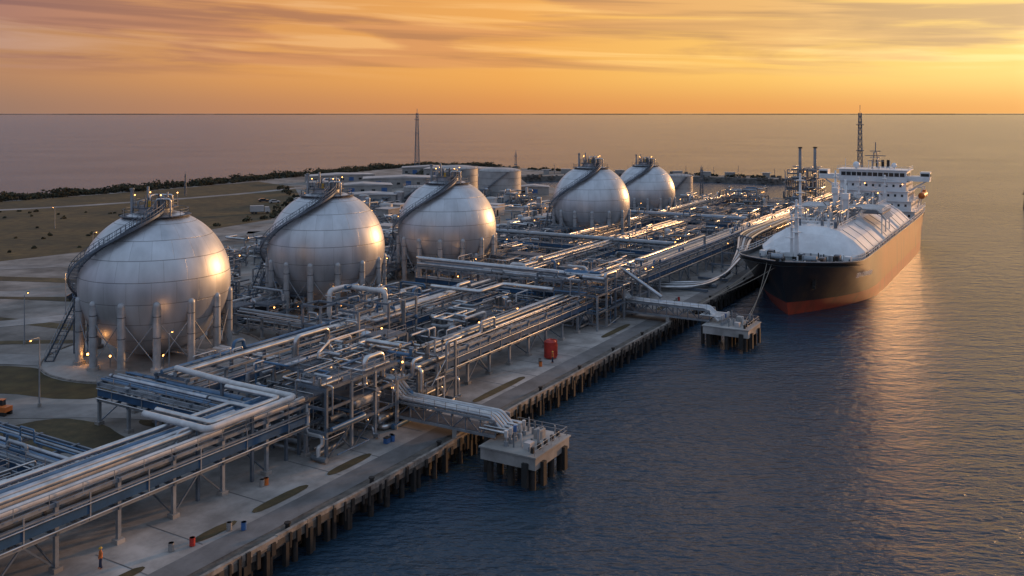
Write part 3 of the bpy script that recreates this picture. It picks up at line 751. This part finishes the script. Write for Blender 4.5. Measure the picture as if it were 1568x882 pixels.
    for a,b in((-1,-1),(1,-1),(1,1),(-1,1)): S.beam((x0+7+a*.9,b*.9,zb),(x0+7+a*.35,b*.35,zb+5),.2,.2,'steel')
    for h,w in((1.8,4.5),(3.4,6),(4.8,3)): S.box((x0+7,0,zb+h),(1.6,w*.5,.12),'steel_l'); S.beam((x0+7,-w/2,zb+h+.5),(x0+7,w/2,zb+h+.5),.3,.22,'steel')
    S.cyl((x0+7,0,zb+5),.14,3,'steel',8); S.ball((x0+4,5,zb+1.2),1.0,'shipwhite',14,10); S.ball((x0+9,-5,zb+1.0),.8,'shipwhite',14,10); S.cyl((x0+4,5,zb),.3,.6,'shipwhite',8); S.cyl((x0+9,-5,zb),.3,.6,'shipwhite',8)
    for k in range(9): h=R.uniform(1,3.2); S.cyl((x0+R.uniform(2,10),R.uniform(-9,9),zb),.07,h,'shipwhite',6)
    S.box((x0+21,0,D+8),(7,8,13),'shipwhite',tx=.85,ty=.85); S.box((x0+21,0,D+13.2),(6.3,7.3,1.6),'bluepaint',tx=.97,ty=.97)
    for y in(-1.6,0,1.6): S.cyl((x0+21,y,D+14.4),.45,2.4,'dark',10)
    S.box((x0+23,0,D+1.6),(10,20,3.2),'shipwhite')
    for s in(-1,1):
        S.tube([(x0+13,s*12.2,D+6.6),(x0+20,s*12.2,D+6.6)],1.0,'orange',14); S.ball((x0+13,s*12.2,D+6.6),1.0,'orange',12,8); S.ball((x0+20,s*12.2,D+6.6),1.0,'orange',12,8); S.box((x0+18.6,s*12.2,D+7.6),(1.8,1.3,.8),'orange')
        for x in(13.5,19.5): S.beam((x0+x,s*11,D+3),(x0+x,s*12.4,D+9),.3,.3,'shipwhite'); S.beam((x0+x,s*12.4,D+9),(x0+x,s*10.6,D+9.2),.3,.3,'shipwhite')
    for k in range(6): bulbs(S,(x0-.5,R.uniform(-9,9),D+R.choice([2.4,5.2,8,10.8])),.16)
    S.obj('bridge_superstructure',parent=ob)
    cu=bpy.data.curves.new('name_lettering','FONT'); cu.body='SEA CARRIER'; cu.size=1.5; cu.extrude=.02; cu.offset=.03
    to=bpy.data.objects.new('name_lettering',cu); scene.collection.objects.link(to); cu.materials.append(MATS['letter']); to.parent=ob
    t=.10; p=Vector(pos(t,7.0,-1)); p2=Vector(pos(t+.06,7.0,-1)); pu=Vector(pos(t+.03,9.0,-1)); pm=Vector(pos(t+.03,7.0,-1))
    xd=(p2-p).normalized(); yd=(pu-pm); yd=(yd-xd*yd.dot(xd)).normalized(); zd=xd.cross(yd)
    off_=max(.3,(pm-p).dot(zd)+.35)
    M=Matrix((xd,yd,zd)).transposed().to_4x4(); M.translation=p+zd*off_
    to.matrix_local=M
    A=MB()
    for s in(-1,1):
        q=Vector(pos(.035,6.4,s)); A.box(tuple(q+Vector((0,s*.1,0))),(.9,.7,1.6),'dark'); A.box(tuple(q+Vector((0,s*.2,-.9))),(2.2,.5,.6),'dark')
    A.obj('anchors',parent=ob)
ship()
B=MB()
def line(p,q,sag):
    p=Vector(p);q=Vector(q); B.tube([p.lerp(q,t/10)-Vector((0,0,sag*4*(t/10)*(1-t/10))) for t in range(11)],.06,'rope',5)
line((30,-12,8),(3,-14,1.3),1.0); line((30,-11,8),(6,-14,1.3),1.4); line((33,-9,7.6),(10,0,.6),1.0); line((33,-9,7.6),(14,0,.6),1.3); line((48,-2.2,7),(34,0,.5),.4); line((160,-3,7.4),(188,0,.6),.8); line((31,-14,8.2),(22,0,.6),.7)
B.obj('mooring_lines',True)

# ---------------- far structures ----------------
def tank(x,y,r,h):
    B=MB(); B.cyl((0,0,0),r,h,'tankwhite',40); B.ball((0,0,h),r,'roofwhite',40,6,(1,1,.14),0)
    for z in(h*.25,h*.5,h*.75,h): B.tube([(r*1.005*math.cos(2*math.pi*k/40),r*1.005*math.sin(2*math.pi*k/40),z) for k in range(41)],.1,'wallgrey',5,bend=.01)
    pr=[(r*math.cos(2*math.pi*k/24),r*math.sin(2*math.pi*k/24),h) for k in range(25)]; B.rail(pr,1.1,'steel_l',2.5,.07)
    for k in range(24):
        a=math.radians(200+k*4); p=((r+.6)*math.cos(a),(r+.6)*math.sin(a),h*k/23); B.box(p,(1.1,1.1,.12),'steel')
    B.obj('storage_tank',loc=(x,y,0))
tank(-5.5,412,9.6,12); tank(-26,430,10,12); tank(73,400,6,10.5); tank(30,398,4.5,7); tank(-42,395,5,6)
def shed(x,y,w,d,h,rz,name='warehouse'):
    B=MB(); B.box((0,0,h/2),(w,d,h),'wallgrey'); B.prism([(-w/2-.4,h),(0,h+h*.18),(w/2+.4,h),(w/2+.4,h-.15),(-w/2-.4,h-.15)],-d/2-.4,d/2+.4,'roofwhite')
    n=int(w/5)
    for i in range(n): B.box((-w/2+2.5+i*5,-d/2-.04,h*.45),(2.6,.12,h*.5) if i%3==1 else (1.6,.12,1.0),'window' if i%3!=1 else 'bluepaint')
    B.obj(name,loc=(x,y,0),rz=rz)
for a in [(-55,470,42,14,5,.15),(-95,505,36,12,4,.5),(-25,480,30,14,5,-.1),(-70,430,26,12,4.5,.2),(-60,385,22,10,4,.1),(-30,530,40,16,6,-.1),(-50,560,34,12,5,.1),(10,425,14,8,4,0),(-95,455,14,9,3.6,.2)]: shed(*a)
def lattice(x,y,h,w,name='lattice_mast',tk=1):
    B=MB(); n=int(h/2.2)
    for k in range(n):
        z0=h*k/n;z1=h*(k+1)/n; w0=w*(1-.6*k/n)/2; w1=w*(1-.6*(k+1)/n)/2; C=[(-1,-1),(1,-1),(1,1),(-1,1)]
        for i in range(4):
            a=C[i];b=C[(i+1)%4]
            B.beam((a[0]*w0,a[1]*w0,z0),(a[0]*w1,a[1]*w1,z1),.2*tk,.2*tk,'steel'); B.beam((a[0]*w0,a[1]*w0,z0),(b[0]*w1,b[1]*w1,z1),.12*tk,.12*tk,'steel'); B.beam((a[0]*w0,a[1]*w0,z0),(b[0]*w0,b[1]*w0,z0),.12*tk,.12*tk,'steel')
    B.cyl((0,0,h),.1*tk,h*.08,'steel',6)
    for f in(.35,.62,.88): B.box((0,0,h*f),(w*1.1,w*1.1,.3),'steel')
    B.obj(name,loc=(x,y,0))
lattice(-66,636,38,3.2,tk=2.0); lattice(2,487,17,1.6); lattice(-150,420,10,.8); lattice(84,405,14,1.4)
lattice(134,352,38,2.0)
u,v=L(116,362)
B=MB(); module(B,u-7,u+7,v-6,v+6,(4,8,12,15.5),70,6,7,.7,4)
for du in(-1.5,3.2): B.cyl((u+du,v-du,0),.75,24.5,'steel_l',12,r2=.6); B.cyl((u+du,v-du,24),.8,.5,'dark',12)
B.obj('process_tower_block',True)
u,v=L(88,350)
B=MB(); module(B,u-8,u+8,v-8,v+6,(3,6,8.5),55,5,5,.6,4); B.obj('process_tower_block',True)
u,v=L(70,355)
B=MB(); module(B,u-7,u+7,v-5,v+5,(2.5,5),35,4,4,.4,4); B.obj('process_tower_block',True)
B=MB(); B.cyl((0,0,-6),1.2,6,'rock',12); B.cyl((0,0,0),.8,6,'dark',10,r2=.4); B.box((0,0,6.2),(1.8,1.8,.3),'dark'); B.box((0,0,7.4),(1,1,2),'dark',tx=.5,ty=.5); B.obj('navigation_beacon',loc=(219.5,391,-3))
B=MB()
edge=[(4,545),(60,560),(110,545),(150,524),(160,530),(154,542),(112,566),(60,590),(-10,640),(-45,655),(-80,640),(-112,580),(-143,528),(-180,455),(-221,398),(-300,345)]
for a,b in zip(edge[:-1],edge[1:]):
    ln=math.hypot(b[0]-a[0],b[1]-a[1])
    for i in range(int(ln/1.2)):
        t=R.random(); s=R.uniform(.8,2.4); B.box((a[0]+(b[0]-a[0])*t+R.uniform(-3,3),a[1]+(b[1]-a[1])*t+R.uniform(-3,3),R.uniform(-2.6,.6)),(s,s*R.uniform(.6,1.2),s*.8),'rock',R.random()*3,.7,.8)
B.obj('breakwater_rocks')
B=MB()
for i in range(9):
    x=20+i*16+R.uniform(-3,3); y=575-abs(i-1)*5.2; B.box((x,y,1.3),(R.uniform(2,6),3,2.6),'wallgrey'); B.box((x,y,2.7),(6,3.4,.2),'roofwhite'); B.cyl((x+5,y,0),.15,R.uniform(4,7),'steel',6)
B.obj('breakwater_huts')
def clumps(B,path,wid,dens,hmin,hmax,off=0,nl=30):
    for a,b in zip(path[:-1],path[1:]):
        ln=math.hypot(b[0]-a[0],b[1]-a[1]); tx,ty=(b[0]-a[0])/ln,(b[1]-a[1])/ln
        for i in range(int(ln*dens)):
            t=R.random()*ln; o=R.uniform(-wid,wid)+off; x=a[0]+tx*t-ty*o; y=a[1]+ty*t+tx*o
            h=R.uniform(hmin,hmax)*(.6+.5*math.sin(t*.11)**2); w=h*R.uniform(.7,1.5)
            B.beam((x,y,0),(x,y,h*.6),.15,.15,'dark')
            for k in range(nl):
                th=R.random()*6.28; q=R.random()**.5; zz=h*(.1+.9*R.random()); q*=w*math.sqrt(max(.08,1-((zz/h-.35)/.68)**2))
                c=Vector((x+q*math.cos(th),y+q*math.sin(th),zz)); s=R.uniform(.25,.65)
                d1=Vector((R.uniform(-1,1),R.uniform(-1,1),R.uniform(-1,1))).normalized()*s; d2=d1.orthogonal().normalized()*s*.8
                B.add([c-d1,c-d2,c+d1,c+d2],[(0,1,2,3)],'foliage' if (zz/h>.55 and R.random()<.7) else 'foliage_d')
B=MB(); clumps(B,[(-12,634),(-45,649),(-78,634),(-108,576),(-139,524),(-176,452),(-217,394),(-300,340)],7,3.0,1.2,3.6,off=-5); clumps(B,[(150,530),(110,556),(58,578),(-10,630)],2.5,.6,1,2.0)
B.obj('shoreline_trees')
B=MB(); clumps(B,[(-120,470),(-95,402),(-88,330),(-101,298),(-118,252)],2,.2,.8,1.8); clumps(B,[(-60,540),(-20,560),(0,540)],8,.6,2,4.0); clumps(B,[(-260,340),(-150,300),(-125,240)],45,.5,.3,.8,nl=12); B.obj('shrub_row')

# ---------------- lamp posts, vehicles, small items ----------------
def lamp(x,y,h=8,light=0):
    B=MB(); B.cyl((0,0,0),.11,h,'steel_l',8,r2=.06); B.cyl((0,0,0),.22,.5,'concrete',8); B.tube([(0,0,h-.1),(0,0,h+.4),(1.3,0,h+.5)],.05,'steel_l',6,bend=.3); B.box((1.5,0,h+.48),(.7,.3,.14),'steel'); B.ball((1.5,0,h+.36),.12,'bulb',8,5)
    o=B.obj('street_lamp',loc=(x,y,0),rz=R.random()*6)
    if light:
        l=bpy.data.lights.new('lamp_light','POINT'); l.energy=light; l.color=(1,.45,.15); l.shadow_soft_size=.2
        lo=bpy.data.objects.new('lamp_light',l); scene.collection.objects.link(lo); lo.parent=o; lo.location=(1.5,0,h-.2)
for i,(x,y) in enumerate([(-84,172),(-69,164),(-62,200),(-40,202),(-90,215),(-28,196),(-48,128),(-8,190),(-61,118),(-80,150),(-110,240),(0,225),(-100,270),(-60,300),(-75,330),(12,300),(40,290),(-150,300),(-30,330),(-70,360),(80,330)]): lamp(x,y,R.uniform(6,9),200 if i<8 else 0)
for u in(-66,20,60,100,140,180): x,y,_=W(u,7.8); lamp(x,y,6.5,0)
for (x,y,z,e) in [(-52,134,1.6,170),(-64,138,1.6,110),(-32,170,1.6,170),(-12,203,1.8,260),(26,260,1.8,180),(46,306,1.8,140)]:
    B=MB(); B.cyl((0,0,0),.06,z,'steel',6); B.box((0,.1,z),(.4,.16,.3),'steel'); B.ball((0,-.1,z),.17,'bulb',8,5); o=B.obj('floodlight',loc=(x,y,0))
    l=bpy.data.lights.new('flood_light','POINT'); l.energy=e; l.color=(1,.42,.12); l.shadow_soft_size=.2
    lo=bpy.data.objects.new('flood_light',l); scene.collection.objects.link(lo); lo.parent=o; lo.location=(0,-.4,z+.1)
for (u,v,z,e) in [(-66,14,4.6,130),(-44,32,4.6,130),(0,15,4.6,150),(-20,24,3.6,130),(10,46,4.4,130),(75,25,4,160),(130,30,5,170)]:
    x,y,_=W(u,v); B=MB(); B.cyl((0,0,0),.06,z,'steel',6); B.ball((0,0,z+.1),.13,'bulb',8,5); B.box((0,0,z+.3),(.4,.4,.1),'steel'); o=B.obj('floodlight',loc=(x,y,0))
    l=bpy.data.lights.new('flood_light','POINT'); l.energy=e; l.color=(1,.45,.15); l.shadow_soft_size=.2
    lo=bpy.data.objects.new('flood_light',l); scene.collection.objects.link(lo); lo.parent=o; lo.location=(0,0,z-.2)
def car(x,y,rz,paint='carpaint',truck=False):
    B=MB()
    if not truck:
        B.prism([(-2.2,.35),(2.2,.35),(2.25,.75),(2.0,.95),(1.1,1.0),(.5,1.45),(-1.2,1.48),(-1.9,1.02),(-2.25,.95)],-.85,.85,paint)
        B.prism([(.95,1.02),(.45,1.4),(-1.1,1.42),(-1.7,1.04)],-.87,.87,'window')
        wh=[(-1.4,.85),(1.4,.85),(-1.4,-.85),(1.4,-.85)]
    else:
        B.box((-1.2,0,1.9),(5,2.3,2.2),paint); B.box((-1.2,0,.7),(5.2,2.0,.25),'dark')
        B.prism([(1.6,.6),(3.6,.6),(3.6,1.5),(3.2,2.5),(1.6,2.5)],-1.1,1.1,'roofwhite'); B.prism([(3.66,1.5),(3.3,2.3),(3.2,2.3),(3.5,1.5)],-.95,.95,'window')
        wh=[(-2.8,1),(-1.6,1),(2.6,1),(-2.8,-1),(-1.6,-1),(2.6,-1)]
    for a,b in wh: B.tube([(a,b-.14,.36),(a,b+.14,.36)],.36 if not truck else .48,'rubber',12)
    B.obj('parked_truck' if truck else 'parked_car',loc=(x,y,.06),rz=rz)
for i,a in enumerate([(-46,166,.3,1,'cardark'),(-88,186,.1,0,'cardark'),(-98,232,1,0,'carpaint'),(-100,290,.2,0,'roofwhite'),(-86,255,1.2,1,'carpaint'),(-60,345,.4,0,'cardark'),(-65,350,.4,0,'roofwhite'),(-70,356,.4,1,'carpaint'),(-40,345,.1,0,'cardark'),(-35,350,.1,0,'roofwhite'),(-95,345,.3,1,'roofwhite'),(-100,385,.4,0,'roofwhite'),(-106,390,.4,0,'cardark'),(-92,395,.4,0,'roofwhite'),(-80,212,.3,0,'cardark'),(-74,236,.8,1,'carpaint')]):
    car(a[0],a[1],a[2],a[4],a[3])
B=MB(); B.box((0,0,.5),(3.4,.6,.9),'rubber'); B.box((0,1.8,.5),(3.4,.6,.9),'rubber'); B.box((-.3,.9,1.5),(3,2.2,1.1),'orange'); B.box((.6,.4,2.6),(1.3,1.1,1.4),'window',tx=.85,ty=.9); B.box((.6,.4,3.35),(1.4,1.2,.12),'orange'); B.tube([(1,1.3,1.8),(3.2,1.3,3.2),(4.6,1.3,1.8)],.2,'orange',6,bend=.3); B.box((4.7,1.3,1.0),(1,1.1,.9),'dark',tx=1.3); o=B.obj('excavator',loc=(-64,115.5,0),rz=2.9); o.scale=(.55,.55,.55)
B=MB(); x,y,_=W(-28.5,6.8); 
B.cyl((0,0,.2),1.0,2.4,'red',18); B.cyl((0,0,2.6),1.0,.3,'red',18,r2=.6); B.box((1.5,.6,.9),(1.0,1.6,1.8),'red'); B.tube([(0,-1.1,.5),(0,-1.1,3.0),(0,0,3.0)],.08,'red',6); B.obj('red_foam_tank',loc=(x,y,0),rz=ANG)
def drums(u,v,mats,n=4):
    B=MB()
    for i in range(n):
        a,b=R.uniform(-1.0,1.0),R.uniform(-.6,.6)
        if i%3==2: B.box((a,b,.3),(.7,.5,.6),mats[i%len(mats)]); B.box((a,b,.63),(.8,.6,.06),'dark')
        else:
            m_=mats[i%len(mats)]; B.cyl((a,b,0),.24,.7,m_,12)
            for z in(.02,.22,.45,.66): B.cyl((a,b,z),.26,.04,m_,12)
    x,y,_=W(u,v); B.obj('storage_drums',loc=(x,y,0.05),rz=ANG)
drums(-99.5,5.2,['red','wallgrey'],2); drums(-94.8,3.9,['bluepaint','wallgrey'],2); drums(-86,9.2,['orange','wallgrey'],2); drums(-70,5.8,['bluepaint','wallgrey'],3); drums(-33,6.2,['orange','wallgrey'],2); drums(22,5,['red','wallgrey'],2)
def worker(u,v,rz,vest='orange'):
    J={'pel':(0,0,.95,.15),'ch':(0,0,1.25,.17),'nk':(0,0,1.48,.07),'hd':(0,0.01,1.6,.09),'sl':(-.19,0,1.42,.075),'el':(-.26,.05,1.14,.052),'wl':(-.22,.22,.98,.036),'hl':(-.21,.3,.95,.04),
       'sr':(.19,0,1.42,.075),'er':(.27,-.02,1.13,.052),'wr':(.27,.06,.87,.036),'hr':(.27,.08,.79,.04),'tl':(-.1,0,.88,.1),'kl':(-.11,.05,.5,.07),'al':(-.12,-.03,.08,.05),'fl':(-.12,.14,.05,.045),
       'tr':(.1,0,.88,.1),'kr':(.12,.0,.5,.07),'ar':(.13,.02,.08,.05),'fr':(.13,.19,.05,.045)}
    E=[('pel','ch'),('ch','nk'),('nk','hd'),('ch','sl'),('sl','el'),('el','wl'),('wl','hl'),('ch','sr'),('sr','er'),('er','wr'),('wr','hr'),('pel','tl'),('tl','kl'),('kl','al'),('al','fl'),('pel','tr'),('tr','kr'),('kr','ar'),('ar','fr')]
    K=list(J); me=bpy.data.meshes.new('dock_worker'); me.from_pydata([J[k][:3] for k in K],[(K.index(a),K.index(b)) for a,b in E],[])
    for m_ in(vest,'navy'): me.materials.append(MATS[m_])
    o=bpy.data.objects.new('dock_worker',me); scene.collection.objects.link(o)
    sk=o.modifiers.new('s','SKIN')
    for i,k in enumerate(K): me.skin_vertices[0].data[i].radius=(J[k][3],J[k][3]); me.skin_vertices[0].data[i].use_root=(i==0)
    o.modifiers.new('ss','SUBSURF').levels=1
    H=MB(); H.ball((0,0.02,1.66),.105,'skin',12,9,(.85,1,1.15)); H.ball((0,0.01,1.70),.13,'yellow',12,5,(1,1.1,.95),0); H.cyl((0,.03,1.69),.155,.015,'yellow',12)
    H.cyl((0,0,.86),.17,.1,'navy',12); H.box((0,.135,1.66),(.03,.03,.04),'skin')
    H.obj('head_and_helmet',parent=o)
    T=MB()
    for s,fw in((-1,.05),(1,.0)): T.tube([(s*.1,0,.9),(s*.115,fw,.5),(s*.125,-.02 if s<0 else .02,.1)],.095,'navy',8,bend=.15)
    T.obj('trousers',parent=o)
    x,y,_=W(u,v); o.location=(x,y,.03); o.rotation_euler=(0,0,rz)
for a in[(-105.3,8.2,2.4),(-30.8,5.2,2.0)]:
    try: worker(*a)
    except Exception as e: print('worker fail',e)

# ---------------- world ----------------
SUN_AZ=math.radians(50); SUN_EL=math.radians(7)
w=bpy.data.worlds.new('World'); scene.world=w; w.use_nodes=True; nt=w.node_tree; N=nt.nodes; Lk=nt.links
for n_ in list(N): N.remove(n_)
out=N.new('ShaderNodeOutputWorld'); bg=N.new('ShaderNodeBackground'); bg2=N.new('ShaderNodeBackground'); ad=N.new('ShaderNodeAddShader')
sky=N.new('ShaderNodeTexSky'); sky.sky_type='NISHITA'; sky.sun_disc=False; sky.sun_elevation=SUN_EL; sky.sun_rotation=SUN_AZ
Lk.new(sky.outputs[0],bg2.inputs[0]); bg2.inputs[1].default_value=0.006
tc=N.new('ShaderNodeTexCoord'); sp=N.new('ShaderNodeSeparateXYZ'); Lk.new(tc.outputs['Generated'],sp.inputs[0])
X,Y,Z=sp.outputs
def M(op,a,b=None,c=None):
    n=N.new('ShaderNodeMath'); n.operation=op
    for i,q in enumerate((a,b,c)):
        if q is None: continue
        if isinstance(q,(int,float)): n.inputs[i].default_value=q
        else: Lk.new(q,n.inputs[i])
    return n.outputs[0]
def MR(v,a,b,c=0,d=1,sm=True):
    n=N.new('ShaderNodeMapRange'); n.interpolation_type='SMOOTHSTEP' if sm else 'LINEAR'
    for i,q in enumerate((a,b,c,d)): n.inputs[i+1].default_value=q
    Lk.new(v,n.inputs[0]); return n.outputs[0]
def RAMP(f,stops):
    n=N.new('ShaderNodeValToRGB'); e=n.color_ramp.elements
    e[0].position=stops[0][0]; e[0].color=(*stops[0][1],1); e[1].position=stops[-1][0]; e[1].color=(*stops[-1][1],1)
    for p,c in stops[1:-1]: q=e.new(p); q.color=(*c,1)
    Lk.new(f,n.inputs[0]); return n.outputs[0]
def MIX(f,a,b,bt='MIX'):
    n=N.new('ShaderNodeMix'); n.data_type='RGBA'; n.blend_type=bt
    for nm,q in(('Factor',f),('A',a),('B',b)):
        s_=[i for i in n.inputs if i.name==nm and i.enabled][0]
        if isinstance(q,tuple): s_.default_value=(*q,1)
        elif isinstance(q,(int,float)): s_.default_value=q
        else: Lk.new(q,s_)
    return [o_ for o_ in n.outputs if o_.enabled][0]
az=M('DIVIDE',M('ADD',M('MULTIPLY',X,math.sin(SUN_AZ-.12)),M('MULTIPLY',Y,math.cos(SUN_AZ-.12))),M('SQRT',M('ADD',M('ADD',M('MULTIPLY',X,X),M('MULTIPLY',Y,Y)),1e-5)))
azf=M('ADD',M('MULTIPLY',az,.5),.5)
hz=RAMP(azf,[(0,(.12,.14,.19)),(.5,(.14,.12,.13)),(.655,(.170,.097,.068)),(.76,(.255,.115,.055)),(.865,(.345,.138,.044)),(.94,(.385,.168,.050)),(.985,(.41,.20,.064)),(1.0,(.60,.33,.12))])
lowc=RAMP(azf,[(0,(.15,.17,.22)),(.5,(.17,.13,.13)),(.655,(.235,.115,.060)),(.76,(.35,.155,.048)),(.865,(.43,.195,.045)),(.94,(.475,.27,.066)),(.985,(.52,.35,.110)),(1.0,(.85,.55,.22))])
low=MIX(MR(Z,.0,.045),hz,lowc)
cv=N.new('ShaderNodeCombineXYZ'); Lk.new(M('MULTIPLY',X,2.2),cv.inputs[0]); Lk.new(M('MULTIPLY',Y,2.2),cv.inputs[1]); Lk.new(M('ADD',M('MULTIPLY',Z,32),M('MULTIPLY',X,1.3)),cv.inputs[2])
n1=N.new('ShaderNodeTexNoise'); n1.inputs['Scale'].default_value=1.0; n1.inputs['Detail'].default_value=8; n1.inputs['Roughness'].default_value=.52; n1.inputs['Distortion'].default_value=.6; Lk.new(cv.outputs[0],n1.inputs['Vector'])
cv2=N.new('ShaderNodeVectorMath'); cv2.operation='MULTIPLY_ADD'; cv2.inputs[1].default_value=(1.3,1.3,1.8); cv2.inputs[2].default_value=(7,3,11); Lk.new(cv.outputs[0],cv2.inputs[0])
n2=N.new('ShaderNodeTexNoise'); n2.inputs['Scale'].default_value=1.0; n2.inputs['Detail'].default_value=7; n2.inputs['Distortion'].default_value=.8; Lk.new(cv2.outputs[0],n2.inputs['Vector'])
thick=MR(Z,.03,.13,-.07,.07)
cm=M('MULTIPLY',MR(M('ADD',n1.outputs['Fac'],thick),.45,.56),MR(Z,.03,.06,0,.95))
low1=MIX(M('MULTIPLY',MR(n2.outputs['Fac'],.46,.62),MR(Z,.03,.07,0,.95)),low,MIX(1.0,low,(1.12,1.28,1.7),'MULTIPLY'))
cloudc=MIX(MR(n2.outputs['Fac'],.38,.60),MIX(1.0,low,(.62,.60,.98),'MULTIPLY'),MIX(1.0,low,(.88,.84,1.15),'MULTIPLY'))
low3=MIX(cm,low1,cloudc)
low4=MIX(1.0,low3,(2,2,2),'MULTIPLY')
up=RAMP(Z,[(.0,(.34,.37,.46)),(.3,(.34,.40,.51)),(.6,(.37,.47,.62)),(1.0,(.35,.46,.64))])
warm=M('MULTIPLY',MR(azf,.74,.99),MR(Z,.7,.18))
up2=MIX(warm,up,(1.15,.74,.47))
upc=MIX(MR(n1.outputs['Fac'],.4,.65,0,.3),up2,MIX(1.0,up2,(.75,.72,.74),'MULTIPLY'))
fin=MIX(MR(Z,.115,.235),low4,upc)
Lk.new(fin,bg.inputs[0]); bg.inputs[1].default_value=1.0
Lk.new(bg.outputs[0],ad.inputs[0]); Lk.new(bg2.outputs[0],ad.inputs[1]); Lk.new(ad.outputs[0],out.inputs[0])

sl=bpy.data.lights.new('sun','SUN'); sl.energy=2.7; sl.angle=math.radians(2); sl.color=(1,.50,.20)
so=bpy.data.objects.new('sun',sl); scene.collection.objects.link(so)
dv=Vector((math.sin(SUN_AZ)*math.cos(SUN_EL),math.cos(SUN_AZ)*math.cos(SUN_EL),math.sin(SUN_EL)))
so.rotation_euler=dv.to_track_quat('Z','Y').to_euler(); so.location=(200,200,100)

cam=bpy.data.cameras.new('camera'); co=bpy.data.objects.new('camera',cam); scene.collection.objects.link(co)
co.location=(0,0,38); co.rotation_euler=(math.radians(90),0,0); cam.lens=32.14; cam.sensor_width=36; cam.shift_y=-0.171; cam.clip_end=90000; cam.clip_start=.5
scene.camera=co
